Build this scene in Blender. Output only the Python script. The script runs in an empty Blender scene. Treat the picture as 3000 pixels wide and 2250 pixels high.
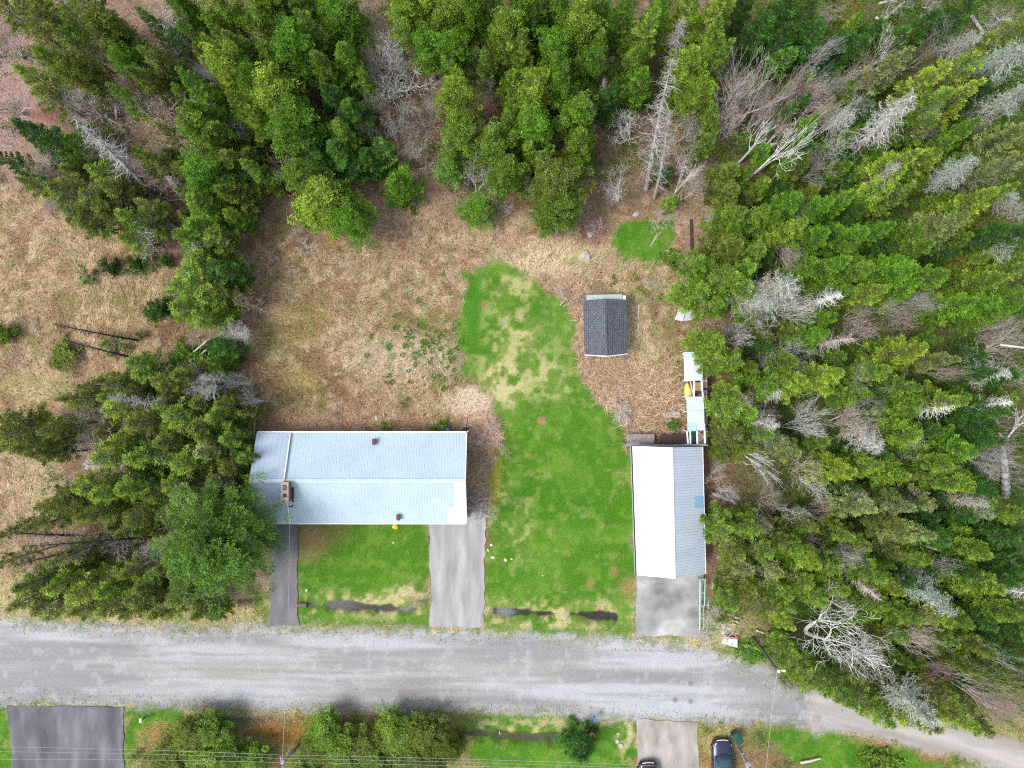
import bpy, math, random
import numpy as np
from mathutils import Vector, Matrix
R = math.radians
random.seed(7); rng = np.random.default_rng(7)
scene = bpy.context.scene
# ---------------- camera ----------------
H = 65.0; TH = 0.697; K = 2*TH/3000
cam = bpy.data.cameras.new('camera'); cam.sensor_width = 36; cam.lens = 18/TH; cam.clip_end = 3000; cam.clip_start = 1
camo = bpy.data.objects.new('camera', cam); scene.collection.objects.link(camo); camo.location = (0, 0, H); scene.camera = camo
# ---------------- sky, sun, exposure ----------------
SUN_EL, SUN_AZ = 58, 256      # azimuth measured clockwise from north (+Y): light from the west
world = bpy.data.worlds.new("World"); scene.world = world; world.use_nodes = True
wn = world.node_tree.nodes; wl = world.node_tree.links
sky = wn.new('ShaderNodeTexSky'); sky.sky_type = 'NISHITA'; sky.sun_disc = False
sky.sun_elevation = R(SUN_EL); sky.sun_rotation = R(SUN_AZ); sky.air_density = 1.0; sky.dust_density = 3.0; sky.ozone_density = 1.0
bg = wn['Background']; bg.inputs['Strength'].default_value = 0.15
hs = wn.new('ShaderNodeHueSaturation'); hs.inputs['Saturation'].default_value = .5   # thin overcast greys the blue
wl.new(sky.outputs['Color'], hs.inputs['Color']); wl.new(hs.outputs['Color'], bg.inputs['Color'])
sun = bpy.data.lights.new('sun', 'SUN'); sun.energy = 1.3; sun.angle = R(18); sun.color = (1.0, 0.95, 0.88)
suno = bpy.data.objects.new('sun', sun); scene.collection.objects.link(suno)
az = R(SUN_AZ); el = R(SUN_EL)
sd = Vector((math.sin(az)*math.cos(el), math.cos(az)*math.cos(el), math.sin(el)))
suno.rotation_euler = sd.to_track_quat('Z', 'Y').to_euler(); suno.location = sd*60
scene.view_settings.view_transform = 'Standard'; scene.view_settings.look = 'None'
scene.view_settings.exposure = 0.95; scene.view_settings.gamma = 1.0
scene.render.engine = 'CYCLES'
try:
    scene.cycles.max_bounces = 4; scene.cycles.diffuse_bounces = 2; scene.cycles.glossy_bounces = 2; scene.cycles.transparent_max_bounces = 4
    scene.cycles.use_adaptive_sampling = True; scene.cycles.adaptive_threshold = .02; scene.cycles.time_limit = 600; scene.cycles.use_denoising = False
    scene.cycles.pixel_filter_type = 'BLACKMAN_HARRIS'; scene.cycles.filter_width = 1.15
except Exception: pass
COL = scene.collection
# ---------------- helpers ----------------
def W(px, py, h=0.0):
    s = K*(H-h); return ((px-1500)*s, (1125-py)*s)
def V(px, py, h=0.0, z=None):
    x, y = W(px, py, h); return Vector((x, y, h if z is None else z))
def link(o, parent=None):
    COL.objects.link(o)
    if parent is not None: o.parent = parent
    return o
def tag(o, label=None, cat=None, group=None, kind=None):
    if label: o['label'] = label
    if cat: o['category'] = cat
    if group: o['group'] = group
    if kind: o['kind'] = kind
    return o
def empty(name, loc=(0, 0, 0), rz=0.0):
    o = bpy.data.objects.new(name, None); o.location = loc; o.rotation_euler = (0, 0, rz); o.empty_display_size = .3
    return link(o)
def np_mesh(name, verts, faces, mat=None, attrs=None, smooth=False, matidx=None):
    """verts (N,3), faces (M,k) arrays"""
    me = bpy.data.meshes.new(name); verts = np.asarray(verts, np.float32); faces = np.asarray(faces, np.int32)
    M, k = faces.shape
    me.vertices.add(len(verts)); me.vertices.foreach_set('co', verts.ravel())
    me.loops.add(M*k); me.loops.foreach_set('vertex_index', faces.ravel())
    me.polygons.add(M); me.polygons.foreach_set('loop_start', np.arange(0, M*k, k, dtype=np.int32))
    try: me.polygons.foreach_set('loop_total', np.full(M, k, np.int32))
    except Exception: pass
    if smooth: me.polygons.foreach_set('use_smooth', np.ones(M, bool))
    if attrs:
        for an, (ty, dat) in attrs.items():
            a = me.attributes.new(an, ty, 'POINT')
            if ty == 'FLOAT': a.data.foreach_set('value', np.asarray(dat, np.float32).ravel())
            elif ty == 'FLOAT_COLOR': a.data.foreach_set('color', np.asarray(dat, np.float32).ravel())
    me.update(calc_edges=True); me.validate()
    if mat: me.materials.append(mat)
    return me
class MB:
    def __init__(s): s.v = []; s.f = []
    def add(s, vs, fs):
        b = len(s.v); s.v += [tuple(v) for v in vs]; s.f += [tuple(b+i for i in f) for f in fs]; return s
    def box(s, c, d, rz=0.0, rx=0.0, ry=0.0):
        m = Matrix.Translation(Vector(c)) @ Matrix.Rotation(rz, 4, 'Z') @ Matrix.Rotation(ry, 4, 'Y') @ Matrix.Rotation(rx, 4, 'X')
        vs = [m @ Vector((x*d[0]/2, y*d[1]/2, z*d[2]/2)) for x in (-1, 1) for y in (-1, 1) for z in (-1, 1)]
        return s.add(vs, [(0,1,3,2), (4,6,7,5), (0,4,5,1), (2,3,7,6), (0,2,6,4), (1,5,7,3)])
    def prism(s, pts, z0, z1):
        """pts: list of (x,y) or (x,y,z_top); extruded down to z0"""
        n = len(pts); top = [(p[0], p[1], p[2] if len(p) > 2 else z1) for p in pts]
        area = sum(pts[i][0]*pts[(i+1) % n][1]-pts[(i+1) % n][0]*pts[i][1] for i in range(n))
        if area < 0: top = top[::-1]
        bot = [(p[0], p[1], z0) for p in top]
        return s.add(top+bot, [tuple(range(n)), tuple(range(2*n-1, n-1, -1))]+[(i, n+i, n+(i+1) % n, (i+1) % n) for i in range(n)])
    def slab(s, pts, t):
        """thick sheet following 3D pts (quad ccw from above)"""
        n = len(pts); pts = [Vector(p) for p in pts]
        a = sum(pts[i].x*pts[(i+1) % n].y-pts[(i+1) % n].x*pts[i].y for i in range(n))
        if a < 0: pts = pts[::-1]
        bot = [p-Vector((0, 0, t)) for p in pts]
        return s.add(pts+bot, [tuple(range(n)), tuple(range(2*n-1, n-1, -1))]+[(i, n+i, n+(i+1) % n, (i+1) % n) for i in range(n)])
    def tube(s, pts, r, n=8, cap=True):
        pts = [Vector(p) for p in pts]; rs = r if isinstance(r, (list, tuple)) else [r]*len(pts)
        b = len(s.v); 
        for i, p in enumerate(pts):
            d = (pts[min(i+1, len(pts)-1)]-pts[max(i-1, 0)]).normalized()
            u = d.cross(Vector((0, 0, 1)) if abs(d.z) < .9 else Vector((1, 0, 0))).normalized(); w = d.cross(u)
            for j in range(n):
                a = 2*math.pi*j/n; s.v.append(tuple(p+(u*math.cos(a)+w*math.sin(a))*rs[i]))
        for i in range(len(pts)-1):
            for j in range(n):
                a0 = b+i*n+j; a1 = b+i*n+(j+1) % n; s.f.append((a0, a1, a1+n, a0+n))
        if cap: s.f.append(tuple(b+j for j in range(n))[::-1]); s.f.append(tuple(b+(len(pts)-1)*n+j for j in range(n)))
        return s
    def build(s, name, mat, parent=None, bevel=0, smooth=False):
        me = bpy.data.meshes.new(name); me.from_pydata(s.v, [], s.f); me.update()
        if smooth: me.polygons.foreach_set('use_smooth', [True]*len(me.polygons))
        me.materials.append(mat)
        o = bpy.data.objects.new(name, me)
        if bevel:
            m = o.modifiers.new('bevel', 'BEVEL'); m.width = bevel; m.segments = 2; m.limit_method = 'ANGLE'
        return link(o, parent)
# numpy value noise
_tab = rng.random((256, 256))
def vnoise(x, y, s, ox=0.0, oy=0.0):
    x = x/s+ox+1000; y = y/s+oy+1000; xi = np.floor(x).astype(int); yi = np.floor(y).astype(int)
    fx = x-xi; fy = y-yi; fx = fx*fx*(3-2*fx); fy = fy*fy*(3-2*fy)
    t = lambda a, b: _tab[a % 256, b % 256]
    return (t(xi, yi)*(1-fx)+t(xi+1, yi)*fx)*(1-fy)+(t(xi, yi+1)*(1-fx)+t(xi+1, yi+1)*fx)*fy
def fbm(x, y, s, o=4, seed=0.0):
    v = 0; a = 1; t = 0
    for i in range(o): v = v+a*vnoise(x, y, s/2**i, seed+i*17.3, seed*1.7+i*9.1); t += a; a *= .55
    return v/t
def sstep(a, b, x): t = np.clip((x-a)/(b-a), 0, 1); return t*t*(3-2*t)
def sdf(poly, x, y):
    """signed distance, negative inside"""
    P = np.array(poly, float); d = np.full(x.shape, 1e9); ins = np.zeros(x.shape, bool)
    for i in range(len(P)):
        a = P[i]; b = P[(i+1) % len(P)]; e = b-a; wx = x-a[0]; wy = y-a[1]
        t = np.clip((wx*e[0]+wy*e[1])/max(e@e, 1e-9), 0, 1); d = np.minimum(d, np.hypot(wx-e[0]*t, wy-e[1]*t))
        c = ((a[1] > y) != (b[1] > y))
        if abs(e[1]) > 1e-9: ins ^= c & (x < e[0]*(y-a[1])/e[1]+a[0])
    return np.where(ins, -d, d)
def polyW(pts): return [W(*p) for p in pts]
# ---------------- materials ----------------
def mat(name, col=(.5, .5, .5), rough=.7, metal=0.0, noise=0.0, nscale=5.0, bump=0.0, bscale=20.0, spec=.3):
    m = bpy.data.materials.new(name); m.use_nodes = True; nt = m.node_tree; p = nt.nodes['Principled BSDF']
    p.inputs['Roughness'].default_value = rough; p.inputs['Metallic'].default_value = metal
    p.inputs['Specular IOR Level'].default_value = spec
    p.inputs['Base Color'].default_value = (*col, 1)
    tc = nt.nodes.new('ShaderNodeTexCoord')
    if noise:
        n = nt.nodes.new('ShaderNodeTexNoise'); n.inputs['Scale'].default_value = nscale; n.inputs['Detail'].default_value = 6
        nt.links.new(tc.outputs['Object'], n.inputs['Vector'])
        r = nt.nodes.new('ShaderNodeValToRGB'); r.color_ramp.elements[0].position = .3; r.color_ramp.elements[1].position = .7
        r.color_ramp.elements[0].color = (*[c*(1-noise) for c in col], 1); r.color_ramp.elements[1].color = (*[min(1, c*(1+noise)) for c in col], 1)
        nt.links.new(n.outputs['Fac'], r.inputs['Fac']); nt.links.new(r.outputs['Color'], p.inputs['Base Color'])
    if bump:
        n2 = nt.nodes.new('ShaderNodeTexNoise'); n2.inputs['Scale'].default_value = bscale; n2.inputs['Detail'].default_value = 4
        nt.links.new(tc.outputs['Object'], n2.inputs['Vector'])
        b = nt.nodes.new('ShaderNodeBump'); b.inputs['Strength'].default_value = bump; b.inputs['Distance'].default_value = .05
        nt.links.new(n2.outputs['Fac'], b.inputs['Height']); nt.links.new(b.outputs['Normal'], p.inputs['Normal'])
    return m
def objcolor_mat(name, rough=.7, transl=0.0, attr=None, nscale=3.0):
    """base colour = object colour x per-point attribute x soft noise"""
    m = bpy.data.materials.new(name); m.use_nodes = True; nt = m.node_tree; p = nt.nodes['Principled BSDF']; out = nt.nodes['Material Output']
    p.inputs['Roughness'].default_value = rough; p.inputs['Specular IOR Level'].default_value = .15
    oi = nt.nodes.new('ShaderNodeObjectInfo'); tc = nt.nodes.new('ShaderNodeTexCoord')
    n = nt.nodes.new('ShaderNodeTexNoise'); n.inputs['Scale'].default_value = nscale; n.inputs['Detail'].default_value = 3
    nt.links.new(tc.outputs['Object'], n.inputs['Vector'])
    mr = nt.nodes.new('ShaderNodeMapRange'); mr.inputs['From Min'].default_value = .3; mr.inputs['From Max'].default_value = .7
    mr.inputs['To Min'].default_value = .65; mr.inputs['To Max'].default_value = 1.35
    nt.links.new(n.outputs['Fac'], mr.inputs['Value'])
    vm = nt.nodes.new('ShaderNodeVectorMath'); vm.operation = 'SCALE'; nt.links.new(oi.outputs['Color'], vm.inputs[0]); nt.links.new(mr.outputs['Result'], vm.inputs['Scale'])
    last = vm.outputs['Vector']
    if attr:
        at = nt.nodes.new('ShaderNodeAttribute'); at.attribute_name = attr
        mx = nt.nodes.new('ShaderNodeVectorMath'); mx.operation = 'MULTIPLY'; nt.links.new(last, mx.inputs[0]); nt.links.new(at.outputs['Color'], mx.inputs[1]); last = mx.outputs['Vector']
    nt.links.new(last, p.inputs['Base Color'])
    if transl:
        t = nt.nodes.new('ShaderNodeBsdfTranslucent'); nt.links.new(last, t.inputs['Color'])
        ms = nt.nodes.new('ShaderNodeMixShader'); ms.inputs['Fac'].default_value = transl
        nt.links.new(p.outputs['BSDF'], ms.inputs[1]); nt.links.new(t.outputs['BSDF'], ms.inputs[2]); nt.links.new(ms.outputs['Shader'], out.inputs['Surface'])
    return m
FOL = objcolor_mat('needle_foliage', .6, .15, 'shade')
BARK = objcolor_mat('tree_bark', .9, 0, None, 2.5)
def attr_mat(name, attr, rough=.95, fine=.35, fscale=9.0, bump=.6, bscale=14.0, bdist=.08, transl=0.0, stretch=None):
    m = bpy.data.materials.new(name); m.use_nodes = True; nt = m.node_tree; p = nt.nodes['Principled BSDF']
    p.inputs['Roughness'].default_value = rough; p.inputs['Specular IOR Level'].default_value = .1
    at = nt.nodes.new('ShaderNodeAttribute'); at.attribute_name = attr; last = at.outputs['Color']
    tc = nt.nodes.new('ShaderNodeTexCoord'); src = tc.outputs['Object']
    if stretch:
        mp = nt.nodes.new('ShaderNodeMapping'); mp.inputs['Scale'].default_value = stretch; nt.links.new(src, mp.inputs['Vector']); src = mp.outputs['Vector']
    if fine:
        n = nt.nodes.new('ShaderNodeTexNoise'); n.inputs['Scale'].default_value = fscale; n.inputs['Detail'].default_value = 5; n.inputs['Roughness'].default_value = .7
        nt.links.new(src, n.inputs['Vector'])
        mr = nt.nodes.new('ShaderNodeMapRange'); mr.inputs['From Min'].default_value = .3; mr.inputs['From Max'].default_value = .7
        mr.inputs['To Min'].default_value = 1-fine; mr.inputs['To Max'].default_value = 1+fine
        nt.links.new(n.outputs['Fac'], mr.inputs['Value'])
        vm = nt.nodes.new('ShaderNodeVectorMath'); vm.operation = 'SCALE'; nt.links.new(last, vm.inputs[0]); nt.links.new(mr.outputs['Result'], vm.inputs['Scale']); last = vm.outputs['Vector']
    nt.links.new(last, p.inputs['Base Color'])
    if bump:
        n2 = nt.nodes.new('ShaderNodeTexNoise'); n2.inputs['Scale'].default_value = bscale; n2.inputs['Detail'].default_value = 5; nt.links.new(src, n2.inputs['Vector'])
        b = nt.nodes.new('ShaderNodeBump'); b.inputs['Strength'].default_value = bump; b.inputs['Distance'].default_value = bdist
        nt.links.new(n2.outputs['Fac'], b.inputs['Height']); nt.links.new(b.outputs['Normal'], p.inputs['Normal'])
    return m
# ---------------- the ground, lawn, road and dirt lane: one grid shared out between sheets ----------------
fx = np.arange(-47.5, 47.51, .125); fy = np.arange(-36, 36.01, .125)
far = np.array([49, 52, 57, 65, 80, 105, 145, 210, 320, 480, 700])
gx = np.concatenate([-far[::-1], fx, far]); fary = far-11.5+np.linspace(0, 10, len(far))
gy = np.concatenate([-fary[::-1], fy, fary])
GX, GY = np.meshgrid(gx, gy)
ROAD = [(-3000,1700),(0,1810),(300,1832),(520,1842),(780,1838),(1100,1842),(1500,1858),(1860,1868),(2040,1893),(2150,1928),(2250,1968),(2370,2040),(2420,2075),(2400,2150),(2330,2122),(2250,2112),(2050,2118),(1850,2112),(1500,2088),(1300,2083),(900,2082),(600,2076),(360,2067),(0,2062),(-3000,2010)]
LANE = [(2350,2020),(2500,2060),(2700,2110),(3000,2180),(4500,2500),(4500,2750),(3300,2340),(2980,2265),(2800,2212),(2560,2155),(2330,2122)]
LAWNS = [
 [(1350,795),(1440,775),(1532,800),(1627,868),(1675,930),(1690,1031),(1745,1166),(1812,1261),(1851,1343),(1860,1690),(1862,1862),(1640,1862),(1424,1848),(1424,1600),(1444,1500),(1432,1370),(1471,1261),(1451,1166),(1372,1085),(1352,976)],
 [(877,1530),(1257,1530),(1257,1835),(877,1835)],
 [(1795,712),(1815,672),(1842,650),(1880,640),(1962,642),(1975,700),(1950,745),(1925,800),(1905,775),(1860,768),(1805,745)],
 [(363,2066),(500,2075),(560,2100),(420,2120),(380,2250),(363,2250)],
 [(1380,2092),(1860,2112),(1862,2300),(1500,2300),(1380,2200)],
 [(2245,2125),(2400,2135),(2700,2215),(2900,2290),(2600,2300),(2330,2230),(2230,2160)],
 [(-60,2066),(22,2072),(36,2300),(-60,2300)]]
rz_ = sdf(polyW(ROAD), GX, GY)+(fbm(GX, GY, 1.2, 4, 3)-.5)*1.0
ln_ = sdf(polyW(LANE), GX, GY)+(fbm(GX, GY, 1.4, 4, 5)-.5)*1.2
lw_ = np.full(GX.shape, 1e9)
for L in LAWNS: lw_ = np.minimum(lw_, sdf(polyW(L), GX, GY))
lw_ = lw_+(fbm(GX, GY, 1.6, 4, 8)-.5)*2.0+(fbm(GX, GY, .45, 3, 18)-.5)*.9
def C(*c): return np.array(c, float)
N1 = fbm(GX, GY, 6, 5, 1); N2 = fbm(GX, GY, 2.0, 5, 21); N3 = fbm(GX, GY, .7, 3, 31); N4 = fbm(GX, GY, 14, 4, 41)
# streaky straw noise, direction wandering
ang = fbm(GX, GY, 7, 2, 55)*6.3
U = GX*np.cos(ang)+GY*np.sin(ang); Vv = -GX*np.sin(ang)+GY*np.cos(ang)
ST = fbm(U*.35, Vv*1.6, .45, 3, 66)
def mix(A, m, c): return A*(1-m[..., None])+np.asarray(c)*m[..., None]
# forest floor
A = np.zeros(GX.shape+(3,))+C(.19, .125, .080)
A = mix(A, sstep(.42, .62, N2), C(.27, .19, .13)); A = mix(A, sstep(.5, .7, N1)*.6, C(.10, .10, .03))
A = mix(A, sstep(.55, .7, N3)*.5, C(.33, .25, .19))
PXX = GX/(K*H)+1500; PYY = 1125-GY/(K*H)
def field(poly, soft=1.5, namp=3.0, seed=0): return sstep(soft, -soft, sdf(polyW(poly), GX, GY)+(fbm(GX, GY, 4, 4, seed)-.5)*namp)
def blob(px, py, rx, ry=None, soft=.5, seed=0, namp=.6):
    ry = ry or rx; d = np.hypot((PXX-px)/rx, (PYY-py)/ry)+(fbm(GX, GY, 2.0, 4, seed+px*.013)-.5)*namp; return sstep(1+soft, 1-soft, d)
right = sstep(2050, 2350, PXX)*sstep(2150, 2000, PYY)
A = mix(A, right*.75, C(.075, .095, .03)); A = mix(A, right*sstep(.40, .62, N2)*.75, C(.055, .105, .018)); A = mix(A, right*sstep(.54, .70, N1)*.7, C(.17, .12, .035))
topm = sstep(700, 500, PYY)*sstep(700, 900, PXX)*sstep(1900, 1700, PXX)*sstep(.45, .65, N2)
A = mix(A, topm*.6, C(.07, .075, .03))
tl = sstep(750, 500, PXX)*sstep(700, 500, PYY); A = mix(A, tl*.45, C(.30, .20, .165))
STRAW = [C(.365, .275, .165), C(.49, .385, .25), C(.29, .195, .125), C(.255, .215, .10)]
def straw(A, m):
    B = np.zeros_like(A)+STRAW[0]; B = mix(B, sstep(.45, .65, ST), STRAW[1]); B = mix(B, sstep(.46, .60, N2)*.85, STRAW[2])
    B = mix(B, sstep(.52, .66, N1)*.75, STRAW[3]); B = mix(B, sstep(.46, .34, N1)*.6, C(.43, .32, .22)); B = mix(B, sstep(.6, .7, fbm(GX, GY, 1.4, 4, 61))*.6, C(.20, .19, .07)); B = mix(B, sstep(.62, .72, fbm(GX, GY, 2.6, 4, 63))*.7, C(.24, .145, .095)); B = mix(B, sstep(.55, .72, N3)*.5, C(.56, .46, .33)); B = mix(B, sstep(.42, .28, N3)*.5, C(.22, .15, .09))
    return A*(1-m[..., None])+B*C(.80, .765, .71)*m[..., None]
f1 = field([(-60,520),(120,545),(330,640),(420,760),(560,840),(590,1000),(450,1130),(250,1250),(60,1500),(20,1790),(-60,1800)], seed=2)
f2 = field([(700,640),(900,720),(1150,600),(1480,640),(1800,640),(2010,600),(2000,1000),(2000,1300),(1850,1300),(1740,1150),(1650,900),(1540,800),(1350,800),(1372,1085),(1460,1166),(1475,1261),(1435,1400),(1444,1500),(1365,1540),(1366,1268),(720,1268),(700,1100),(730,900)], seed=4)
A = straw(A, np.maximum(f1, f2))
for p in [(1380,1180,70,40,C(.62,.50,.38),.7),(1780,1090,60,50,C(.50,.32,.22),.7),(1850,1000,60,120,C(.55,.45,.28),.4),(1640,760,150,50,C(.56,.48,.30),.5),(1780,900,60,40,C(.36,.22,.15),.6),(1410,1250,50,60,C(.42,.28,.21),.7),(1400,1440,40,90,C(.33,.25,.19),.7),
          (880,940,80,60,C(.26,.20,.07),.6),(860,1110,70,30,C(.36,.28,.11),.55),(1180,1040,170,60,C(.46,.40,.30),.4),(1010,640,90,30,C(.55,.42,.27),.6),(90,1130,90,40,C(.36,.33,.16),.55),(120,1420,60,120,C(.40,.35,.20),.5),(40,1040,30,25,C(.22,.14,.11),.7),
          (1740,680,45,35,C(.24,.13,.10),.8),(1700,880,30,40,C(.33,.19,.14),.7),(1250,300,80,200,C(.25,.16,.11),.7),(1240,520,60,120,C(.33,.22,.15),.8),(1120,620,120,40,C(.40,.26,.18),.6),(20,350,100,90,C(.30,.20,.19),.8),(130,330,50,25,C(.36,.12,.10),.5),(20,150,40,100,C(.30,.21,.20),.8),
          (2820,820,70,80,C(.24,.17,.04),.9),(2100,1420,50,130,C(.24,.14,.08),.8),(2080,1520,30,220,C(.20,.12,.08),.8),(2110,1130,40,50,C(.20,.11,.07),.8),(2300,2010,200,40,C(.20,.16,.08),.3),
          (840,830,60,20,C(.25,.24,.09),.4),(520,1640,160,60,C(.26,.17,.10),.7),(900,1240,300,30,C(.36,.22,.15),.7)]:
    A = mix(A, blob(p[0], p[1], p[2], p[3])*p[5], p[4])
# small scattered green growth in the field near the lawn
gsp = blob(1240, 1010, 170, 150, .6)*sstep(.60, .68, fbm(GX, GY, .55, 3, 91)); A = mix(A, gsp*.8, C(.13, .20, .05))
gsp2 = np.maximum(f2, f1)*sstep(.66, .74, fbm(GX, GY, .9, 3, 93)); A = mix(A, gsp2*.5, C(.17, .20, .07))
gsp3 = blob(1880, 900, 130, 200, .6)*sstep(.60, .7, fbm(GX, GY, .8, 3, 97)); A = mix(A, gsp3*.6, C(.20, .25, .09))
# verge by the road
verge = sstep(5.2, 2.5, rz_)*sstep(2300, 2200, PXX)
VB = np.zeros_like(A)+C(.33, .29, .14); VB = mix(VB, sstep(.45, .6, N2), C(.14, .20, .04)); VB = mix(VB, sstep(.5, .65, N3)*.6, C(.45, .38, .22))
A = A*(1-verge[..., None]*.85)+VB*verge[..., None]*.85
# bottom side
bot = sstep(2075, 2120, PYY)
BB = np.zeros_like(A)+C(.20, .19, .065); BB = mix(BB, sstep(.45, .62, N1), C(.24, .155, .06)); BB = mix(BB, sstep(.5, .65, N2)*.7, C(.12, .17, .04)); BB = mix(BB, sstep(.5, .68, N3)*.4, C(.36, .30, .15))
A = A*(1-bot[..., None])+BB*bot[..., None]
for p in [(830,2140,80,35,C(.24,.13,.035),.9),(1540,2200,110,45,C(.30,.19,.11),.8),(470,2130,60,20,C(.25,.17,.06),.7),(2290,2230,120,40,C(.18,.11,.07),.8),(2110,2160,70,40,C(.33,.28,.12),.7),(1640,2160,60,14,C(.17,.13,.07),.7),(730,2110,110,10,C(.16,.12,.10),.8),(1470,2150,90,10,C(.09,.09,.045),.8)]:
    A = mix(A, blob(p[0], p[1], p[2], p[3])*p[5], p[4])
# lawn
LM = sstep(.45, -.35, lw_)
LB = np.zeros_like(A)+C(.060, .158, .012); LB = mix(LB, sstep(.42, .62, N2)*.7, C(.095, .200, .022)); LB = mix(LB, sstep(.5, .66, N1)*.5, C(.040, .140, .008)); LB = mix(LB, sstep(.48, .68, N3)*.5, C(.135, .235, .035))
dry = blob(1520, 1010, 110, 140, .6, 3)*.62+blob(1470,1130,60,60,.5)*.7+blob(1620,1120,70,60,.5)*.3+blob(1450,1450,40,120,.5)*.4+blob(1500,840,90,30,.5)*.5+blob(1520,1560,40,100,.6)*.35+blob(1150,1770,260,40,.5)*.8+blob(1640,1820,260,26,.5)*.85+blob(1540,1780,160,26,.5)*.5+blob(1230,1730,60,50,.5)*.7+blob(1740,1780,100,30,.5)*.5+blob(1620,2130,300,25,.5)*.8+blob(1840,2180,30,60,.5)*.7
dry = np.clip(dry, 0, 1)*.85*sstep(.30, .74, N2*.4+N3*.6); LB = mix(LB, dry*.85, C(.34, .31, .13)); LB = mix(LB, dry*sstep(.5, .62, N3), C(.46, .40, .22))
pch = sstep(.64, .74, fbm(GX, GY, .8, 4, 77))*.3; LB = mix(LB, pch, C(.30, .26, .12))
mossy = blob(1440, 1400, 28, 110, .4)*.8; LB = mix(LB, mossy, C(.22, .22, .03))
brn = blob(905, 1590, 40, 50, .6)*.7+blob(960,1560,60,40,.6)*.35+blob(1587,1232,12,12,.5)*.9+blob(1797,1675,14,20,.5)*.5+blob(1728,1712,10,16,.5)*.5+blob(1845,1720,30,35,.5)*.6+blob(1414,893,12,14,.3)*.9; LB = mix(LB, np.clip(brn, 0, 1), C(.28, .17, .09))
deep = blob(1385, 900, 26, 100, .4)*.8+blob(1880, 700, 90, 60, .4)*.25+blob(1600,960,40,60,.5)*.5; LB = mix(LB, np.clip(deep, 0, 1), C(.045, .155, .012))
A = A*(1-LM[..., None])+LB*LM[..., None]
# ditches (real hollows)
DIT = [((893,1772),(1220,1788),9),((1455,1792),(1800,1806),10),((1330,2150),(1650,2165),9),((600,1765),(760,1760),8)]
def seg_d(a, b):
    ax, ay = W(*a); bx, by = W(*b); ex, ey = bx-ax, by-ay; t = np.clip(((GX-ax)*ex+(GY-ay)*ey)/(ex*ex+ey*ey), 0, 1); return np.hypot(GX-ax-ex*t, GY-ay-ey*t)
Z = (fbm(GX, GY, 9, 3, 13)-.5)*.25+(N3-.5)*.06*(1-LM)
for i, (a, b, w) in enumerate(DIT):
    d = seg_d(a, b)+(fbm(GX, GY, 1.0, 3, 71+i)-.5)*.75+(fbm(GX, GY, 4.0, 2, 81+i)-.5)*.6; Z -= .38*sstep(w*.034*2.2, 0, d)
    A = mix(A, sstep(.30, .12, d)*.95, [C(.06,.055,.055), C(.035,.027,.03), C(.07,.07,.045), C(.12,.10,.09)][i])
    if i in (0,): A = mix(A, sstep(.36, .2, d)*sstep(1060, 1000, PXX)*.8, C(.13,.125,.125)); A = mix(A, sstep(.36, .2, d)*blob(1190,1785,20,10,.5)*.8, C(.20,.20,.21))
    if i == 1: A = mix(A, sstep(.5, .2, d)*blob(1480,1795,26,12,.5)*.9, C(.17,.18,.19))
    if i == 3: A = mix(A, sstep(.3, .1, d)*sstep(.5, .6, N3), C(.40,.38,.38))
# road
GR = np.zeros_like(A)+C(.295, .296, .298); RU = GX*.22+3.1*N4; 
s1 = fbm(GX*.10, (GY+GX*.02)*1.0, 1.3, 4, 101); s2 = fbm(GX*.05, (GY+GX*.02), .35, 3, 111)
GR = mix(GR, sstep(.5, .68, s1)*.75, C(.215, .21, .215)); GR = mix(GR, sstep(.52, .36, s1)*.5, C(.41, .43, .465)); GR = mix(GR, sstep(.56, .7, s2)*.4, C(.20, .195, .20))
GR = mix(GR, blob(700, 1955, 260, 22, .6, 0, 1.0)*.6, C(.27, .25, .20)); GR = mix(GR, blob(1400, 1955, 240, 16, .6, 0, 1.2)*.5, C(.28, .26, .21)); GR = mix(GR, blob(1850, 1985, 170, 16, .6, 0, 1.4)*.6, C(.19, .19, .20))
GR = mix(GR, blob(80, 1930, 180, 7, .6, 0, 1.0)*.6, C(.20,.19,.19)); GR = mix(GR, blob(1180, 2030, 140, 16, .6, 0, 1.2)*.45, C(.26,.23,.23)); GR = mix(GR, blob(1110, 1945, 180, 14, .6, 0, 1.2)*.5, C(.20,.195,.20))
wob_ = (fbm(GX, GY, 8, 2, 151)-.5)*30
for yy_, am_ in ((1900, .30), (1925, .35), (1968, .40), (1992, .30), (2035, .22)):
    GR = mix(GR, sstep(7, 2, np.abs(PYY-yy_-wob_-(PXX-1200)*.012))*am_*1.5*sstep(.35, .6, fbm(GX*.15, GY, .8, 3, yy_))*sstep(2300, 2100, PXX), C(.235, .225, .21))
for (tx, ty) in [(1978,2050),(2023,2055),(2022,2002),(1985,1998)]: GR = mix(GR, blob(tx, ty, 7, 8, .3, 0, .3)*.7, C(.13,.13,.14))
GR = mix(GR, sstep(.55, .75, N3)*.25, C(.45,.46,.48))
e = sstep(-1.3, .1, rz_); GR = mix(GR, e*.5*sstep(.4,.6,N2), C(.30, .27, .21)); GR = mix(GR, e*sstep(.52, .6, fbm(GX, GY, .5, 3, 131))*.6, C(.11, .16, .06))
RM = sstep(.5, -.3, rz_+(N3-.5)*.8)
A = A*(1-RM[..., None])+GR*RM[..., None]
LN = np.zeros_like(A)+C(.315, .30, .285); l1 = fbm((GX*.97-GY*.24)*.12, (GX*.24+GY*.97), .9, 4, 141); LN = mix(LN, sstep(.5,.66,l1)*.8, C(.27,.235,.205)); LN = mix(LN, sstep(.45,.3,l1)*.5, C(.46,.42,.38)); LN = mix(LN, blob(2393,2105,12,14,.3)*.6, C(.22,.21,.21))
LNM = sstep(.5, -.3, ln_)*sstep(2335, 2385, PXX+(N2-.5)*60)
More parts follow.
